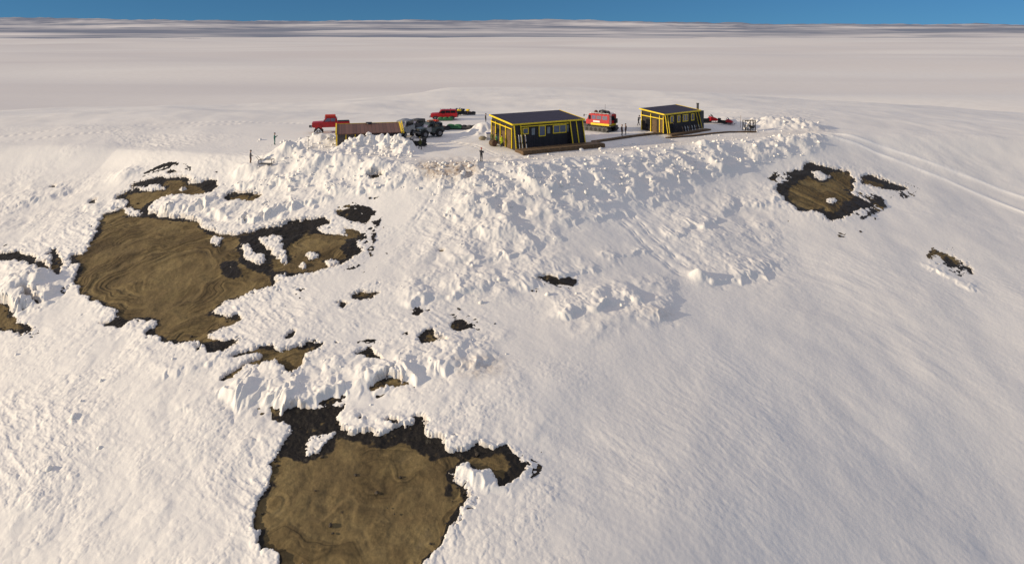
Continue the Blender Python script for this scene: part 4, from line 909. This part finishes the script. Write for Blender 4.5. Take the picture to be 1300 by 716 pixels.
# ---------------------------------------------------------------- people
def tube_chain(e, pts, rad, n=6):
    for a, b, r0, r1 in zip(pts[:-1], pts[1:], rad[:-1], rad[1:]): e.cyl(a, b, r0, r1, n)
    for p_, r0 in zip(pts, rad): e.ball(p_, r0, n=1)
def person(u, v, face, label, jacket, trousers, hat='darkcloth', pose='stand', group=None, s=1.0, loc=None, lift=0.0):
    """face: heading in degrees, 0 = towards +x. Built facing +x."""
    p = put(u, v) if loc is None else Vector(loc)
    r = empty('person', (p.x, p.y, p.z+lift), R(face), label, 'person', group); r.scale = (s,)*3
    hz_, lean_ = .93, 0.0; st = .10
    if pose == 'walk': st = .26
    if pose == 'reach': lean_ = .28; st = .3
    def sp(h): return Vector((lean_*h*1.0, 0, hz_+h))
    neck = sp(.52); head0 = neck+Vector((.02, 0, .08)); head1 = head0+Vector((.03, 0, .13)); head2 = head1+Vector((0, 0, .08))
    V = [Vector((0, 0, hz_)), sp(.2), sp(.42), neck, head0, head1, head2]
    RD = [(.17, .15), (.16, .13), (.19, .13), (.075, .07), (.085, .08), (.105, .085), (.08, .07)]
    E = [(i, i+1) for i in range(6)]
    feet = {}; hands = {}
    for sg in (-1, 1):
        fx = st*sg if pose in ('walk', 'reach') else .03*sg
        hip = Vector((0, sg*.10, hz_-.06)); kn = Vector((fx*.55+.05, sg*.12, .5)); an = Vector((fx-.02, sg*.13, .10)); toe = Vector((fx+.17, sg*.14, .05))
        i0 = len(V); V += [hip, kn, an, toe]; RD += [(.115, .11), (.075, .07), (.055, .055), (.05, .045)]; E += [(0, i0), (i0, i0+1), (i0+1, i0+2), (i0+2, i0+3)]; feet[sg] = an
        sh = sp(.44)+Vector((0, sg*.19, 0))
        if pose in ('photo', 'reach'): el = sh+Vector((.13, sg*.06, -.24)) if pose == 'photo' else sh+Vector((.24, sg*.03, -.1)); wr = el+(Vector((.19, -sg*.09, .14)) if pose == 'photo' else Vector((.25, 0, .02)))
        elif pose == 'walk': el = sh+Vector((-.1*sg, sg*.06, -.27)); wr = el+Vector((.08-.1*sg, 0, -.23))
        elif pose == 'hold': el = sh+Vector((.02, sg*.08, -.27)); wr = el+Vector((.2, -sg*.04, -.06))
        else: el = sh+Vector((-.02, sg*.08, -.28)); wr = el+Vector((.07, sg*.0, -.24))
        i0 = len(V); V += [sh, el, wr]; RD += [(.085, .085), (.06, .06), (.042, .042)]; E += [(2, i0), (i0, i0+1), (i0+1, i0+2)]; hands[sg] = (el, wr)
    me = bpy.data.meshes.new('body'); me.from_pydata(V, E, []); ob = bpy.data.objects.new('body', me); COL.objects.link(ob)
    sm = ob.modifiers.new('s', 'SKIN'); sm.use_smooth_shade = True; sl = me.skin_vertices[0].data
    for i, d in enumerate(sl): d.radius = RD[i]; d.use_root = (i == 0)
    sb = ob.modifiers.new('b', 'SUBSURF'); sb.levels = sb.render_levels = 1
    dg = bpy.context.evaluated_depsgraph_get(); ev = ob.evaluated_get(dg); nm = bpy.data.meshes.new_from_object(ev); nm.name = 'body'
    ob.modifiers.clear(); ob.data = nm; bpy.data.meshes.remove(me); nm.materials.clear()
    for m_ in (jacket, trousers, 'skin', 'black'): nm.materials.append(M[m_])
    for f_ in nm.polygons:
        c = f_.center; k = 0
        arm = min((Vector(c)-h[1]).length for h in hands.values()) < .3 or abs(c.y) > .24
        if c.z < hz_-.08 and not arm: k = 1
        if c.z < .14: k = 3
        if (Vector(c)-neck).z > .07: k = 2
        f_.material_index = k
    nm.shade_smooth(); ob.parent = r
    hc = head1+Vector((0, 0, .03))
    if hat == 'hair': h_ = MB().ball(hc+Vector((-.02, 0, .03)), .115, (1, .92, .95), 2); h_.build('hair', 'hair', r, True)
    else: h_ = MB().ball(hc+Vector((-.015, 0, .05)), .118, (1, .92, .85), 2).cyl(hc+Vector((-.01, 0, .0)), hc+Vector((-.01, 0, .05)), .115, n=14); h_.build('hat', hat, r, True)
    e = MB().ball(hc+Vector((.115, 0, -.04)), .02, (1, .8, 1.2), 1); e.build('nose', 'skin', r, True)
    for sg in (-1, 1): MB().ball(hc+Vector((.1, sg*.035, -.01)), .014, n=1).build('eye', 'darkcloth', r, True)
    for sg in (-1, 1):
        el, wr = hands[sg]; d = (wr-el).normalized(); side = d.cross(Vector((0, 0, 1)));
        if side.length < .2: side = Vector((1, 0, 0))
        side.normalize(); dn = d.cross(side).normalized(); e = MB(); pc = wr+d*.05; e.ball(pc, .045, (1, 1, 1), 2)
        for k in range(4):
            b0 = pc+d*.03+side*(k-1.5)*.021; L_ = (.06, .07, .065, .05)[k]; b1 = b0+d*L_*.6+dn*-.01; b2 = b1+d*L_*.35-dn*.03; tube_chain(e, [b0, b1, b2], [.011, .01, .008])
        tube_chain(e, [pc+side*-.03*sg, pc+side*-.06*sg+d*.03, pc+side*-.06*sg+d*.06], [.013, .011, .009]); e.build('glove', 'black', r, True)
    if pose == 'photo':
        q = (hands[1][1]+hands[-1][1])/2+Vector((.1, 0, .03)); cam = empty('camera_device', (0, 0, 0), 0, 'small', 'camera')
        bpy.data.objects.remove(cam)
    return r
person(611, 209, 60, 'person in a red hat and dark clothes standing alone on the track, arms raised', 'darkcloth', 'greycloth', 'redcloth', 'photo')
person(348.5, 184, 20, 'person in a teal snowsuit standing alone left of the snow heaps', 'tealcloth', 'tealcloth', 'darkcloth', 'photo')
person(533.5, 190, 200, 'person in an olive jacket and black trousers walking beside the dark snowmobile', 'olive', 'darkcloth', 'olive', 'walk')
person(318, 212, 10, 'person in grey standing in the snow hollow next to the tube framed sled', 'greycloth', 'brown', 'darkcloth', 'hold')
person(789.5, 173, 15, 'person in brown and black on the walkway, left one of the pair by the snowcat', 'brown', 'darkcloth', 'tan', 'stand')
person(794.5, 171.5, 190, 'person in a rust brown coat, right one of the pair beside the snowcat', 'brown', 'greycloth', 'darkcloth', 'stand')
person(810.5, 159.5, 25, 'person in black bending forward and reaching towards the left gable of the chimney hut', 'darkcloth', 'darkcloth', 'darkcloth', 'reach')
person(831, 168, 80, 'person in dark clothes at the open left gable of the chimney hut', 'darkcloth', 'darkcloth', 'hair', 'stand')
person(855, 170, 100, 'person in dark clothes standing on the deck below the first windows of the chimney hut', 'darkcloth', 'darkcloth', 'darkcloth', 'stand', lift=.12)
person(616.5, 157, 10, 'small dark figure standing behind the crest of the white snow mound', 'darkcloth', 'darkcloth', 'darkcloth', 'stand')
q = hut_pt(-.75, 2.0); person(0, 0, 150, 'person in a bright yellow high visibility jacket at the porch door of the middle hut', 'hivis', 'darkcloth', 'darkcloth', 'stand', loc=(q.x, q.y, flatz(q.x, q.y)+.1))
q = hut_pt(-.9, 3.4); person(0, 0, 200, 'person in a green coat left of the yellow jacket at the middle hut porch', 'green', 'green', 'darkcloth', 'hold', loc=(q.x, q.y, flatz(q.x, q.y)+.05))
q = hut_pt(-.8, 4.9); person(0, 0, 240, 'person in olive clothes farthest left at the middle hut porch', 'olive', 'darkcloth', 'olive', 'stand', loc=(q.x, q.y, flatz(q.x, q.y)+.05))
# ---------------------------------------------------------------- camera, sky, sun
SUN_AZ, SUN_EL = R(-106), R(15)        # azimuth measured from the view direction (+y), clockwise; negative = left
w = bpy.data.worlds.new('World'); sc.world = w; w.use_nodes = True; t = w.node_tree
bg = t.nodes['Background']; sky = t.nodes.new('ShaderNodeTexSky'); sky.sky_type = 'NISHITA'; sky.sun_disc = False
sky.sun_elevation = SUN_EL; sky.sun_rotation = SUN_AZ; sky.altitude = 1700; sky.air_density = 1.0; sky.dust_density = .2; sky.ozone_density = 2.5
tc = t.nodes.new('ShaderNodeTexCoord'); va = t.nodes.new('ShaderNodeVectorMath'); va.operation = 'ADD'; va.inputs[1].default_value = (0, 0, .10)
vn = t.nodes.new('ShaderNodeVectorMath'); vn.operation = 'NORMALIZE'
t.links.new(tc.outputs['Generated'], va.inputs[0]); t.links.new(va.outputs[0], vn.inputs[0]); t.links.new(vn.outputs[0], sky.inputs[0]); 
# pale fill added in unseen upper sky, clear deep blue low above the horizon
sx = t.nodes.new('ShaderNodeSeparateXYZ'); t.links.new(tc.outputs['Generated'], sx.inputs[0])
mr = t.nodes.new('ShaderNodeMapRange'); mr.inputs[1].default_value = .10; mr.inputs[2].default_value = .55; t.links.new(sx.outputs[2], mr.inputs[0])
mx = t.nodes.new('ShaderNodeMix'); mx.data_type = 'RGBA'; t.links.new(mr.outputs[0], mx.inputs[0])
tn = t.nodes.new('ShaderNodeMix'); tn.data_type = 'RGBA'; tn.blend_type = 'MULTIPLY'; tn.inputs[0].default_value = 1; t.links.new(sky.outputs[0], tn.inputs[6]); tn.inputs[7].default_value = (.21, .39, .52, 1)
t.links.new(tn.outputs[2], mx.inputs[6]); mx.inputs[7].default_value = (2.95, 2.9, 3.25, 1); t.links.new(mx.outputs[2], bg.inputs[0])
bg.inputs[1].default_value = .115
sd = bpy.data.lights.new('sun', 'SUN'); sd.energy = 3.5; sd.angle = R(.53); sd.color = (1, .82, .57)
so = bpy.data.objects.new('sun', sd); COL.objects.link(so)
dirv = Vector((math.sin(SUN_AZ)*math.cos(SUN_EL), math.cos(SUN_AZ)*math.cos(SUN_EL), math.sin(SUN_EL)))
so.rotation_euler = dirv.to_track_quat('Z', 'Y').to_euler()
cd = bpy.data.cameras.new('camera'); co = bpy.data.objects.new('camera', cd); COL.objects.link(co); sc.camera = co
co.location = (0, 0, CAMH); co.rotation_euler = (R(90), 0, 0)
cd.sensor_width = 36; cd.sensor_fit = 'HORIZONTAL'; cd.lens = 36*FPX/1300; cd.shift_y = -(358-HY)/1300; cd.clip_start = .5; cd.clip_end = 90000
sc.view_settings.view_transform = 'Standard'; sc.view_settings.look = 'None'; sc.view_settings.gamma = 1; sc.view_settings.exposure = .32; sc.view_settings.use_curve_mapping = False
sc.cycles.max_bounces = 5; sc.cycles.diffuse_bounces = 3
